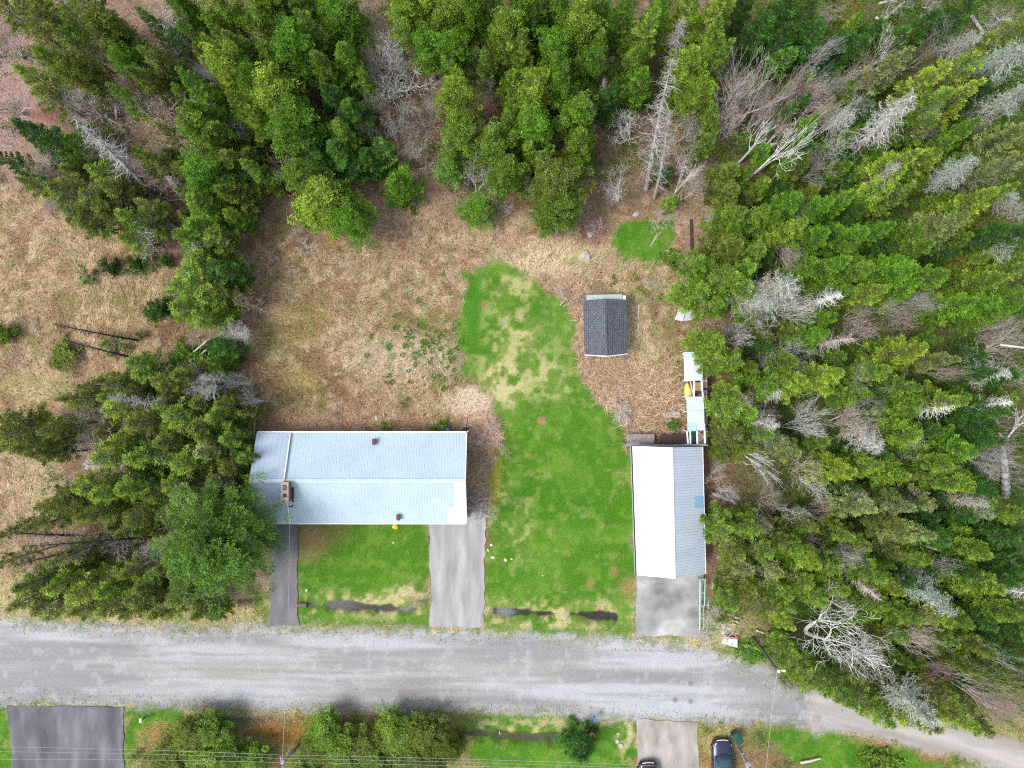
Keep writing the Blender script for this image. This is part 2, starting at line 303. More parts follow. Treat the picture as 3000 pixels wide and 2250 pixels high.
A = A*(1-LNM[..., None])+LN*LNM[..., None]
A = np.clip(A, .01, .8)
inroad = (rz_ < 0); inlane = (ln_ < 0) & ~inroad; flat = np.clip(np.maximum(RM, LNM), 0, 1); Z = Z*(1-flat)+flat*.02
outer = (np.abs(GX) > 47.6) | (np.abs(GY) > 36.1)
Z = np.where(outer, Z*0-.02, Z)
def ground_z(x, y):
    i = int(np.clip(np.searchsorted(gy, y)-1, 0, len(gy)-2)); j = int(np.clip(np.searchsorted(gx, x)-1, 0, len(gx)-2)); return float(Z[i, j])
ny, nx = GX.shape
idx = np.arange(ny*nx).reshape(ny, nx)
F = np.stack([idx[:-1, :-1], idx[:-1, 1:], idx[1:, 1:], idx[1:, :-1]], -1).reshape(-1, 4)
cls = np.zeros((ny, nx), int); cls[lw_ < 0] = 1; cls[inlane & (PXX > 2350)] = 3; cls[inroad] = 2
fc = cls[:-1, :-1].ravel()
VT = np.stack([GX, GY, Z], -1).reshape(-1, 3); AC = np.concatenate([A, np.ones(A.shape[:2]+(1,))], -1).reshape(-1, 4)
GM = attr_mat('soil_and_dry_grass', 'albedo', .95, .38, 7.0, .8, 9.0, .12)
LMAT = attr_mat('lawn_turf', 'albedo', .9, .22, 9.0, .6, 12.0, .06)
RMAT = attr_mat('road_gravel', 'albedo', .92, .20, 9.0, .6, 9.0, .06)
DMAT = attr_mat('dirt_lane', 'albedo', .95, .14, 10.0, .4, 12.0, .04)
for ci, (nm, mt) in enumerate([('ground', GM), ('lawn', LMAT), ('road', RMAT), ('dirt_lane', DMAT)]):
    Fi = F[fc == ci]; u, inv = np.unique(Fi, return_inverse=True)
    me = np_mesh(nm, VT[u], inv.reshape(-1, 4), mt, {'albedo': ('FLOAT_COLOR', AC[u])}, smooth=True)
    o = link(bpy.data.objects.new(nm, me)); tag(o, kind='structure')
# paved drives: raised sheets with worn patches
def asphalt(name, base, light, dark, sc, streak, rot=0):
    m = bpy.data.materials.new(name); m.use_nodes = True; nt = m.node_tree; p = nt.nodes['Principled BSDF']; p.inputs['Roughness'].default_value = .9; p.inputs['Specular IOR Level'].default_value = .15
    tc = nt.nodes.new('ShaderNodeTexCoord'); mp = nt.nodes.new('ShaderNodeMapping'); mp.inputs['Scale'].default_value = streak; nt.links.new(tc.outputs['Object'], mp.inputs['Vector'])
    n = nt.nodes.new('ShaderNodeTexNoise'); n.inputs['Scale'].default_value = sc; n.inputs['Detail'].default_value = 6; nt.links.new(mp.outputs['Vector'], n.inputs['Vector'])
    r = nt.nodes.new('ShaderNodeValToRGB'); cr = r.color_ramp; cr.elements[0].position = .30; cr.elements[0].color = (*dark, 1); cr.elements[1].position = .72; cr.elements[1].color = (*light, 1); q = cr.elements.new(.5); q.color = (*base, 1)
    nt.links.new(n.outputs['Fac'], r.inputs['Fac'])
    n2 = nt.nodes.new('ShaderNodeTexNoise'); n2.inputs['Scale'].default_value = 14; n2.inputs['Detail'].default_value = 6; n2.inputs['Roughness'].default_value = .8; nt.links.new(tc.outputs['Object'], n2.inputs['Vector'])
    mr = nt.nodes.new('ShaderNodeMapRange'); mr.inputs['From Min'].default_value = .3; mr.inputs['From Max'].default_value = .7; mr.inputs['To Min'].default_value = .78; mr.inputs['To Max'].default_value = 1.2; nt.links.new(n2.outputs['Fac'], mr.inputs['Value'])
    vm = nt.nodes.new('ShaderNodeVectorMath'); vm.operation = 'SCALE'; nt.links.new(r.outputs['Color'], vm.inputs[0]); nt.links.new(mr.outputs['Result'], vm.inputs['Scale'])
    v = nt.nodes.new('ShaderNodeTexVoronoi'); v.feature = 'DISTANCE_TO_EDGE'; v.inputs['Scale'].default_value = .45; v.inputs['Randomness'].default_value = 1
    nd = nt.nodes.new('ShaderNodeVectorMath'); nd.operation = 'ADD'; nt.links.new(tc.outputs['Object'], nd.inputs[0]); nt.links.new(n2.outputs['Color'], nd.inputs[1]); nt.links.new(nd.outputs['Vector'], v.inputs['Vector'])
    ck = nt.nodes.new('ShaderNodeMath'); ck.operation = 'LESS_THAN'; ck.inputs[1].default_value = .004; nt.links.new(v.outputs['Distance'], ck.inputs[0])
    mx = nt.nodes.new('ShaderNodeMix'); mx.data_type = 'RGBA'; mx.inputs[7].default_value = (*[c*.45 for c in dark], 1)
    mu = nt.nodes.new('ShaderNodeMath'); mu.operation = 'MULTIPLY'; mu.inputs[1].default_value = .35; nt.links.new(ck.outputs[0], mu.inputs[0]); nt.links.new(mu.outputs[0], mx.inputs[0]); nt.links.new(vm.outputs['Vector'], mx.inputs[6])
    nt.links.new(mx.outputs[2], p.inputs['Base Color'])
    b = nt.nodes.new('ShaderNodeBump'); b.inputs['Strength'].default_value = .3; b.inputs['Distance'].default_value = .02; nt.links.new(n2.outputs['Fac'], b.inputs['Height']); nt.links.new(b.outputs['Normal'], p.inputs['Normal'])
    return m
def drive(name, pts, m, z=.10, thick=.3):
    P = polyW(pts); out = []
    for i in range(len(P)):
        a = np.array(P[i]); b = np.array(P[(i+1) % len(P)]); n = max(1, int(np.linalg.norm(b-a)/.35)); d = (b-a)/max(np.linalg.norm(b-a), 1e-6); nrm = np.array((d[1], -d[0]))
        for j in range(n): q = a+(b-a)*j/n; out.append(tuple(q+nrm*(float(vnoise(np.array(q[0]), np.array(q[1]), .6))-.5)*.22))
    o = MB().prism(out, z-thick, z).build(name, m); tag(o, kind='structure'); return o
drive('narrow_driveway', [(800,1500),(873,1500),(872,1690),(874,1800),(879,1833),(782,1833),(793,1780),(792,1670)], asphalt('worn_asphalt_blue', (.15,.15,.16), (.20,.20,.205), (.115,.115,.125), .8, (1.1, .35, 1)))
drive('wide_driveway', [(1258,1500),(1424,1500),(1420,1640),(1418,1760),(1416,1837),(1257,1833),(1262,1770),(1260,1650)], asphalt('worn_asphalt_grey', (.31,.305,.30), (.40,.39,.38), (.23,.228,.23), .9, (1.3, .25, 1)), .11)
drive('garage_apron', [(1864,1660),(2064,1660),(2056,1770),(2050,1868),(1960,1862),(1862,1860)], asphalt('worn_concrete', (.30,.30,.295), (.56,.55,.53), (.14,.14,.145), .35, (1, 1, 1)), .11)
drive('asphalt_driveway', [(22,2068),(363,2070),(364,2300),(36,2300),(34,2150)], asphalt('dark_asphalt', (.12,.12,.135), (.21,.21,.222), (.075,.075,.088), .6, (1.1, .35, 1)), .10)
drive('dirt_driveway', [(1866,2106),(2044,2116),(2046,2300),(1866,2300)], asphalt('packed_earth', (.31,.285,.265), (.40,.375,.355), (.22,.185,.155), .7, (1.3, .6, 1)), .09)
# ---------------- tree prototypes ----------------
def seg_mesh(name, S, n=4):
    """S: list of (p0, p1, r0, r1) -> one mesh of tapered prisms"""
    S = np.array([[*a, *b, c, d] for a, b, c, d in S], float); p0 = S[:, :3]; p1 = S[:, 3:6]; r0 = S[:, 6]; r1 = S[:, 7]
    d = p1-p0; d /= np.maximum(np.linalg.norm(d, axis=1, keepdims=True), 1e-6)
    ref = np.where(np.abs(d[:, 2:3]) < .9, np.array([[0, 0, 1.]]), np.array([[1., 0, 0]]))
    u = np.cross(d, ref); u /= np.linalg.norm(u, axis=1, keepdims=True); w = np.cross(d, u)
    a = np.arange(n)*2*np.pi/n; ca = np.cos(a)[None, :, None]; sa = np.sin(a)[None, :, None]
    ring = u[:, None, :]*ca+w[:, None, :]*sa
    v = np.concatenate([p0[:, None, :]+ring*r0[:, None, None], p1[:, None, :]+ring*r1[:, None, None]], 1).reshape(-1, 3)
    b = (np.arange(len(S))*2*n)[:, None]; j = np.arange(n)[None, :]; j2 = (j+1) % n
    f = np.stack([b+j, b+j2, b+n+j2, b+n+j], -1).reshape(-1, 4)
    return np_mesh(name, v, f, BARK)
def leaf_mesh(name, P, D, L, Wd, sh, r, up=.6, mtl=None):
    """diamond leaves: positions P, directions D, length L, width Wd, shade colours sh (N,3)"""
    P = np.asarray(P, float); N = len(P); D = np.asarray(D, float); D = D/np.maximum(np.linalg.norm(D, axis=1, keepdims=True), 1e-6)
    nr = r.normal(size=(N, 3))*(1-up)+np.array([0, 0, up]); s = np.cross(D, nr); s /= np.maximum(np.linalg.norm(s, axis=1, keepdims=True), 1e-6)
    L = np.broadcast_to(L, (N,))[:, None]; Wd = np.broadcast_to(Wd, (N,))[:, None]
    a = P; m = P+D*L*.45; v = np.stack([a, m+s*Wd/2, P+D*L, m-s*Wd/2], 1).reshape(-1, 3)
    f = np.arange(4*N).reshape(N, 4)
    c = np.repeat(np.concatenate([sh, np.ones((N, 1))], 1), 4, axis=0)
    return np_mesh(name, v, f, mtl or FOL, {'shade': ('FLOAT_COLOR', c)})
def conifer(seed, h=12.0, Rc=1.8, zb=.15, shape=.85, dens=1.0, droop=.25, clump=0.0, tipy=.5, lichen=0.0, fill=1.0):
    r = np.random.default_rng(seed); S = []; P = []; D = []; Ls = []; SH = []
    bend = r.normal(size=2)*.25
    def trunk(t): return np.array([bend[0]*t*t, bend[1]*t*t, t*h])
    r0 = .013*h
    for i in range(12): S.append((trunk(i/12), trunk((i+1)/12), r0*(1-i/12)+.015, r0*(1-(i+1)/12)+.015))
    az0 = r.random()*6.28; lob = r.random(8)*.65+.68
    z = zb*h; wi = 0
    while z < h-.15:
        t = z/h; tt = (z-zb*h)/(h-zb*h)
        prof = (1-tt)**(shape+.12)*(.72+.28*min(1, tt/.22)); nb = int(round((6 if tt < .7 else 5)*dens))+int(r.integers(0, 2))
        for b in range(nb):
            a = az0+wi*2.4+b*6.283/nb+r.normal()*.18; k = (a % 6.283)/6.283*8; lo = lob[int(k) % 8]*(1-k % 1)+lob[(int(k)+1) % 8]*(k % 1)
            L = Rc*prof*lo*(.55+.75*r.random())+.15
            if r.random() < .10: continue
            slope = (.55*tt-droop*(1-tt))+r.normal()*.10; d0 = np.array([math.cos(a), math.sin(a), slope]); pos = trunk(t)+np.array([0, 0, r.normal()*.08])
            n_ = max(2, int(L/.4)); prev = pos.copy(); rb = .010+.010*L; tone = .55+.85*r.random(); lc = r.random() < lichen
            ax = lambda q: pos+d0*L*q+np.array([0, 0, (.20-.30*droop)*L*q*q])
            for s in range(1, n_+1): p = ax(s/n_); S.append((prev, p, rb*(1-(s-1)/n_)+.006, rb*(1-s/n_)+.006)); prev = p
            side = np.array([-d0[1], d0[0], 0]); m = int((16+52*L*(.6+.5*min(L, 1.2)))*(.45 if lc else 1)*fill)
            q = (.10+.90*r.random(m)**.62) if tt < .75 else r.random(m); wmax = (.09+.24*min(L, 1.6))*np.sin(np.clip(q, 0, 1)*2.6+.35)*(.75+.5*r.random())
            fan = np.round(r.normal(size=m)*1.4)/2.2*.7+r.normal(size=m)*.14   # shoots gathered into separate side sprays
            off = wmax*np.clip(fan, -1.2, 1.2); base_ = np.array([ax(v) for v in q]); PP = base_+side*off[:, None]+d0*(np.abs(off)*.55)[:, None]+r.normal(size=(m, 3))*(.035+.07*clump)
            DD = d0*.9+side*(fan*.9)[:, None]+r.normal(size=(m, 3))*(.28+.5*clump)+np.array([0, 0, .15]); P.append(PP); D.append(DD); Ls.append((.15+.10*min(L, 1.5))*(.65+.7*r.random(m)))
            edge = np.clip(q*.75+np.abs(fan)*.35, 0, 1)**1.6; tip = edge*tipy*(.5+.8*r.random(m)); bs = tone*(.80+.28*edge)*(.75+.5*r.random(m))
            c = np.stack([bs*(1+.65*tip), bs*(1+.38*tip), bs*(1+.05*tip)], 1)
            if lc: c = c*.5+np.array([2.2, 1.25, 5.0])*.40*bs[:, None]
            SH.append(c)
        z += (.80-.40*tt)*(.85+.3*r.random()); wi += 1
    # dead grey lower twigs
    for i in range(26):
        zz = zb*h*r.random()+.3; a = r.random()*6.28; L = .3+.8*r.random(); S.append((trunk(zz/h), trunk(zz/h)+np.array([math.cos(a)*L, math.sin(a)*L, -.1*L]), .014, .005))
    ty = np.linspace(0, 1, 1)
    P = np.concatenate(P); D = np.concatenate(D); Ls = np.concatenate(Ls); SH = np.concatenate(SH)
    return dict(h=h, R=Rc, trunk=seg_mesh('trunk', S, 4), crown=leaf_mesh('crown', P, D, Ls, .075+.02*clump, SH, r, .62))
def clumpy(seed, h=11.0, Rc=2.2, nl=34, zb=.30, flat=.6, cl=.60, per=170, tipy=.5, leafL=.17, leafW=.08, hang=0.0):
    """open-crowned tree with needle clumps at the ends of its limbs"""
    r = np.random.default_rng(seed); S = []; P = []; D = []; SH = []
    bend = r.normal(size=2)*.5; tk = lambda t: np.array([bend[0]*t*t, bend[1]*t*t, t*h*.97])
    for i in range(10): S.append((tk(i/10), tk((i+1)/10), .02*h*(1-i/10)+.02, .02*h*(1-(i+1)/10)+.02))
    for i in range(nl):
        tt = (i+.5*r.random())/nl; t = zb+(1-zb)*tt; a = i*2.4+r.normal()*.3; L = Rc*(1-tt**1.9)**.6*(.55+.55*r.random())+.15
        d0 = np.array([math.cos(a), math.sin(a), .15+.55*tt+r.normal()*.1]); p0 = tk(t); prev = p0
        kk = r.normal(size=3)*.12
        for s in range(1, 6):
            q = s/5; p = p0+d0*L*q+np.array([0, 0, .2*L*q*q])+kk*math.sin(q*5); S.append((prev, p, (.02+.018*L)*(1-(s-1)/5)+.01, (.02+.018*L)*(1-q)+.01)); prev = p
            if q < .35: continue
            for c in range(4 if L > .8 else 2):
                off = r.normal(size=3)*np.array([.42, .42, .16])*(.5+.35*L); cc = p+off; S.append((p, cc, .014, .006))
                rad = cl*(.32+.5*r.random())*(.75+.2*L/Rc); m = int(per*rad*rad*3.0)+8; u = r.normal(size=(m, 3)); u /= np.linalg.norm(u, axis=1, keepdims=True)
                rr = rad*(.45+.55*r.random(m)[:, None]**.5); fl = np.array([1, 1, flat]); lump = 1+.25*np.sin(u[:, :1]*5+seed)*np.cos(u[:, 1:2]*6+c)
                P.append(cc+u*rr*fl*lump); D.append(u+np.array([0, 0, .35-hang])+r.normal(size=(m, 3))*.4)
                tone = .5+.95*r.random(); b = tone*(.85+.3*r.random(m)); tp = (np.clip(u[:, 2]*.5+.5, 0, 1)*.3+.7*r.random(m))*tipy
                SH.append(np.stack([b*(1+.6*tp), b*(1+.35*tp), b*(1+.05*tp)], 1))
    P = np.concatenate(P); D = np.concatenate(D); SH = np.concatenate(SH)
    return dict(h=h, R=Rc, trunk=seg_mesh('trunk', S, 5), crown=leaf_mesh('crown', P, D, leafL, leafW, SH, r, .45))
def bare(seed, h=9.0, Rc=3.0, fork=.22, depth=5, up=.8, nkid=3, twig=.011, trunks=1, wob=.22, tlv=3, thick=1.0):
    r = np.random.default_rng(seed); S = []; T = []
    def grow(p, d, L, rad, lv):
        n = 4; q = p.copy(); dd = d.copy(); pts = []
        for i in range(n):
            dd = dd+r.normal(size=3)*wob*(.5 if lv == 0 else 1)+np.array([0, 0, .06*up]); dd /= np.linalg.norm(dd)
            q2 = q+dd*L/n; r1 = rad*(1-.55*(i+1)/n)
            (S if lv < tlv else T).append((q.copy(), q2.copy(), max(rad*(1-.55*i/n), twig), max(r1, twig*.7))); q = q2; pts.append((q.copy(), dd.copy(), r1))
        if lv >= depth: return
        k = max(2, nkid-(1 if lv > 1 else 0)-(1 if lv > 2 else 0))
        for j in range(k+1):
            pt, pd, pr = pts[-1] if j < 2 else pts[int(r.integers(0 if lv else 2, n))]
            a = r.random()*6.283; o = np.array([math.cos(a), math.sin(a), r.normal()*.25]); sp = (.55 if j else .25)*(1.1-.4*up+.3*r.random())*1.35
            nd = pd+o*sp+np.array([0, 0, .18*up]); nd /= np.linalg.norm(nd); grow(pt, nd, L*(.60+.25*r.random()), pr*(.85 if j == 0 else .66), lv+1)
    for tk in range(trunks):
        a = r.random()*6.28; tl = .15 if trunks == 1 else .45; d = np.array([math.cos(a)*tl, math.sin(a)*tl, 1.0]); d /= np.linalg.norm(d)
        grow(np.array([math.cos(a)*.1, math.sin(a)*.1, 0]), d, h*fork*1.6, .027*thick*h*(1 if trunks == 1 else .62), 0)
    pts = np.array([s[1] for s in S+T]); hh = pts[:, 2].max(); rr = np.percentile(np.hypot(pts[:, 0], pts[:, 1]), 96)
    o_ = {}
    f = lambda X: [(a*[Rc/rr, Rc/rr, h/hh], b*[Rc/rr, Rc/rr, h/hh], c, d) for a, b, c, d in X]
    o_ = dict(h=h, R=Rc, trunk=seg_mesh('limbs', f(S), 5))
    if T: o_['twigs'] = seg_mesh('twigs', f(T), 3)
    return o_
def snag(seed, h=13.0, Rc=1.1, tuft=0, hazy=1, z0=.1):
    """standing dead spruce: straight pole with short crooked dead branches; tuft: lichen sprays"""
    r = np.random.default_rng(seed); S = []; T = []; P = []; D = []; SH = []
    bend = r.normal(size=2)*.35; tk = lambda t: np.array([bend[0]*t*t, bend[1]*t*t, t*h])
    for i in range(14): S.append((tk(i/14), tk((i+1)/14), .0105*h*(1-i/14)+.02, .0135*h*(1-(i+1)/14)+.02))
    n = int(150*h/13)
    for i in range(n):
        t = z0+(1-z0)*(i/n)**.8; a = i*2.4+r.normal()*.4; L = Rc*(.35+.85*r.random())*(1-max(0, t-.35)*1.15+.05); L = max(L, .15)
        d = np.array([math.cos(a), math.sin(a), -.15+r.normal()*.2]); p = tk(t); rb = .024+.008*L
        for s in range(4):
            d = d+r.normal(size=3)*.22+np.array([0, 0, .10*s]); d /= np.linalg.norm(d); q = p+d*L/4; T.append((p, q, rb*(1-s/4)+.006, rb*(1-(s+1)/4)+.006)); 
            for k in range(hazy if t > .3 else 1):
                e = d+r.normal(size=3)*.7; e /= np.linalg.norm(e); l2 = L*(.15+.3*r.random()); e2 = q+e*l2; T.append((q, e2, .012, .006))
                if hazy > 1 or t > .55:
                    g = e+r.normal(size=3)*.8; g /= np.linalg.norm(g); T.append((e2, e2+g*l2*.6, .010, .005))
                if tuft and r.random() < tuft:
                    m = 5; P.append(e2+r.normal(size=(m, 3))*.07); D.append(r.normal(size=(m, 3))+np.array([0, 0, -.3])); b = .7+.5*r.random((m, 1)); SH.append(np.repeat(b, 3, 1))
            p = q
    o = dict(h=h, R=Rc, trunk=seg_mesh('trunk', S, 6), twigs=seg_mesh('dead_branches', T, 3))
    if tuft: o['lichen'] = leaf_mesh('lichen', np.concatenate(P), np.concatenate(D), .13, .06, np.concatenate(SH), r, .3)
    return o
PR = {
 'spruce': [conifer(11, 12, 1.8), conifer(12, 12, 1.9, .12, .75), conifer(13, 13, 1.7, .2, .9, 1.1, .3, .15), conifer(14, 11, 1.9, .1, .7, 1.1, .2, .1, .7)],
 'rough':  [conifer(21, 13, 1.8, .30, .85, .9, .1, .22, .7, .22), conifer(22, 12, 2.0, .34, .75, .9, .15, .28, .8, .32), conifer(23, 13, 1.7, .25, .9, .85, .1, .2, .6, .18)],
 'clump':  [clumpy(31), clumpy(32, 11, 2.2, 30, .35, .6, .5), clumpy(33, 12, 2.0, 38, .3, .5, .6)],
 'fir':    [conifer(41, 7, 1.9, .04, .85, 1.25, .15, 0, .35), conifer(42, 6, 1.7, .03, .8, 1.3, .1, 0, .4)],
 'pine':   [clumpy(51, 12.5, 4.7, 74, .18, .6, .80, 230, .45, .20, .06)],
 'shrub':  [conifer(61, 1.4, .75, .05, .5, 1.0, -.2, .4, .3), clumpy(62, 1.5, .8, 12, .05, .7, .3, 200)],
 'maple':  [bare(71, 10, 3.2, .2, 4, .95, 3, .010, 4, .10), bare(72, 9, 3.0, .22, 4, .8, 3, .010, 4, .13)],
 'bare':   [bare(81, 9, 2.6, .26, 4, .5, 3, .011, 2, .22), bare(82, 8, 2.8, .28, 4, .4, 3, .011, 3, .24), bare(83, 8, 2.8, .24, 4, .6, 3, .011, 3, .2)],
 'birch':  [bare(91, 9, 1.8, .35, 3, .75, 3, .014, 1, .22, 9, .75), bare(92, 8, 2.0, .33, 3, .7, 3, .013, 2, .26, 9, .8)],
 'brush':  [bare(101, 2.0, 1.3, .3, 3, .6, 3, .007, 5, .25), bare(102, 1.6, 1.3, .3, 3, .3, 3, .007, 6, .3)],
 'snag':   [snag(111), snag(112, 13, .9, 0, 1)],
 'lichen': [snag(121, 12, 1.2, .45, 2), snag(122, 11, 1.1, .35, 2, .2)],
 'ghost':  [snag(131, 10, 1.9, .6, 3, .15), snag(132, 9, 1.7, .3, 3, .2)],
}
TINT = {  # crown / twig colour, then branch colour
 'y': (.190, .305, .034), 'b': (.108, .250, .022), 'o': (.120, .178, .028), 'd': (.050, .145, .022), 'l': (.185, .250, .080), 'g': (.120, .260, .045), 'm': (.128, .238, .028),
 'white': (.70, .68, .65), 'grey': (.50, .475, .46), 'brown': (.44, .35, .30), 'red': (.50, .36, .34), 'pink': (.56, .46, .43), 'tan': (.54, .45, .37), 'black': (.07, .065, .06), 'pale': (.42, .45, .40)}
BRC = {'white': (.80, .78, .75), 'grey': (.58, .56, .54), 'brown': (.42, .35, .29), 'red': (.58, .51, .48), 'pink': (.58, .50, .46), 'tan': (.56, .48, .40), 'black': (.055, .05, .05), 'pale': (.38, .38, .35)}
TW = {'y': 'yellow green', 'b': 'bright green', 'o': 'olive green', 'd': 'dark green', 'l': 'pale lichen green', 'g': 'bluish green', 'm': 'mid green', 'white': 'whitish', 'grey': 'grey', 'brown': 'brown', 'red': 'reddish', 'pink': 'pinkish grey', 'tan': 'tan', 'black': 'dark weathered', 'pale': 'pale green grey'}
KW = {'spruce': ('spruce_tree', 'tree', 'pointed spruce'), 'rough': ('conifer_tree', 'tree', 'ragged conifer'), 'clump': ('conifer_tree', 'tree', 'clumpy conifer'), 'fir': ('fir_tree', 'tree', 'low fir'), 'pine': ('pine_tree', 'tree', 'broad pine'),
 'shrub': ('evergreen_shrub', 'shrub', 'evergreen shrub'), 'maple': ('bare_tree', 'tree', 'upswept leafless tree'), 'bare': ('bare_tree', 'tree', 'leafless tree'), 'birch': ('birch_tree', 'tree', 'leafless birch'), 'brush': ('bare_shrub', 'shrub', 'leafless shrub'),
 'snag': ('dead_spruce', 'dead tree', 'dead spruce pole'), 'lichen': ('dead_spruce', 'dead tree', 'lichened dead spruce'), 'ghost': ('dead_conifer', 'dead tree', 'bleached dead conifer')}
LEANPTS = []
TREES = []   # dicts, labelled afterwards
def put(kind, base, hgt, rad, tint, tilt=None, pxy=None, br=None):
    i = len([t for t in TREES if t['kind'] == kind]); pr = PR[kind][i % len(PR[kind])]
    x, y = base; z = ground_z(x, y)-.05; root = empty(KW[kind][0], (x, y, z)); sx = rad/pr['R']; sz = hgt/pr['h']
    root.scale = (sx, sx*random.uniform(.92, 1.08), sz); az = random.uniform(0, 6.28)
    if tilt is not None:
        q = Vector(tilt).normalized().to_track_quat('Z', 'Y') @ Matrix.Rotation(az, 3, 'Z').to_quaternion(); root.rotation_mode = 'QUATERNION'; root.rotation_quaternion = q
    else: root.rotation_euler = (random.uniform(-.03, .03), random.uniform(-.03, .03), az)
    c = TINT[tint]; j = random.uniform(.86, 1.14); g = random.uniform(.94, 1.06); c = (c[0]*j*g, c[1]*j, c[2]*j)
    if kind == 'snag' and tint == 'grey': c = (.34*j, .325*j, .31*j); br = (.38, .365, .35)
    bc = br or (BRC[tint] if tint in BRC else (.16, .14, .125))
    for part in ('trunk', 'crown', 'twigs', 'lichen'):
        if part in pr:
            nm = pr[part].name.split('.')[0]
            o = bpy.data.objects.new(nm, pr[part]); link(o, root)
            o.color = (*(bc if part == 'trunk' else c if part in ('crown', 'twigs') else (.33, .37, .29)), 1)
    TREES.append(dict(root=root, kind=kind, tint=tint, px=pxy[0], py=pxy[1], h=hgt)); return root
def cone_now(kind, s):   # living conifers: 'px py r h tint' = where the visible crown sits, its radius in photo pixels, height in metres
    for ln in s.strip().splitlines():
        for it in ln.split(';'):
            it = it.split()
            if not it: continue
            px, py, r, h = map(float, it[:4]); h = h if (kind in ('pine', 'shrub') or h < 8) else (.75*h+1.0 if kind == 'rough' else .6*h+2.4); f = .6; rw = r*K*(H-f*h)*1.08
            if h > 5 and any(math.hypot(px-u, py-v) < .62*w and w >= (38 if px > 2040 else 60) for u, v, w in LEANPTS): continue
            if px > 2200 and py < 2050 and h > 6: rw *= .88
            put(kind, W(px, py, f*h), h, rw, it[4], pxy=(px, py))
def lean(kind, s):   # bare and dead trees: 'bx by tx ty r tint [h]' = foot and top in the photo
    for ln in s.strip().splitlines():
        for it in ln.split(';'):
            it = it.split()
            if not it: continue
            bx, by, tx, ty, r = map(float, it[:5]); b = np.array([bx-1500, 1125-by])*K*H; v = np.array([tx-1500, 1125-ty], float)
            h = float(it[6]) if len(it) > 6 else float(np.clip(H-(b@v)/(K*(v@v)), 6 if kind in ('bare', 'maple', 'birch', 'ghost') else 3, 17))
            t = v*K*(H-h); d = np.array([t[0]-b[0], t[1]-b[1], h]); L = float(np.linalg.norm(d))
            put(kind, (b[0], b[1]), L, r*K*(H-.6*h), it[5], tilt=d, pxy=((bx+tx)/2, (by+ty)/2)); LEANPTS.append((bx*.35+tx*.65, by*.35+ty*.65, r))
QUEUE = []
def cone(kind, s): QUEUE.append((kind, s))
cone('clump', """
800 60 58 13 y;880 30 50 13 b;1010 55 55 12 b;880 160 60 13 b;780 265 46 12 b;820 310 62 13 y;870 375 62 12 b;1200 80 58 13 y;1270 40 50 13 y;1330 85 55 12 y;1340 175 50 12 b;1260 150 44 11 b;1400 60 50 13 b
690 60 52 13 y;700 225 52 13 y;560 60 40 12 b;400 200 38 10 b;960 600 66 9 y;1040 640 55 8 b;900 535 46 9 m
1480 120 52 13 y;1520 70 45 13 b;1640 60 55 13 b;1700 115 58 13 y;1640 185 58 12 b;1720 215 46 12 b;1560 290 52 12 y;1640 275 50 12 b;1680 365 54 11 b;1560 375 50 11 b;1630 545 70 10 o;1650 620 48 9 m;1605 640 40 8 m
1350 300 50 12 y;1400 350 50 11 y;1370 430 58 10 m;1450 440 50 10 m;1480 520 45 9 m;2020 205 54 12 y;2030 290 40 11 y
2600 490 62 12 y;2680 480 58 12 y;2570 560 52 11 y;2920 420 58 13 l;2840 600 56 12 y;2900 590 46 12 y
2620 790 60 12 b;2700 820 58 12 b;2540 860 50 11 y;2320 1120 56 10 y;2400 1110 58 10 y;2640 1040 56 12 y;2720 1050 44 12 l;2740 1180 56 12 y
2370 1640 60 11 y;2580 1690 48 11 y;2850 1690 60 12 y;2720 1800 52 11 y;2640 1560 56 11 l;2310 1600 50 10 m
250 230 45 12 o;170 190 30 12 y;340 120 46 12 o;620 520 54 10 b;1390 620 44 3.6 b;600 400 50 11 m
""")
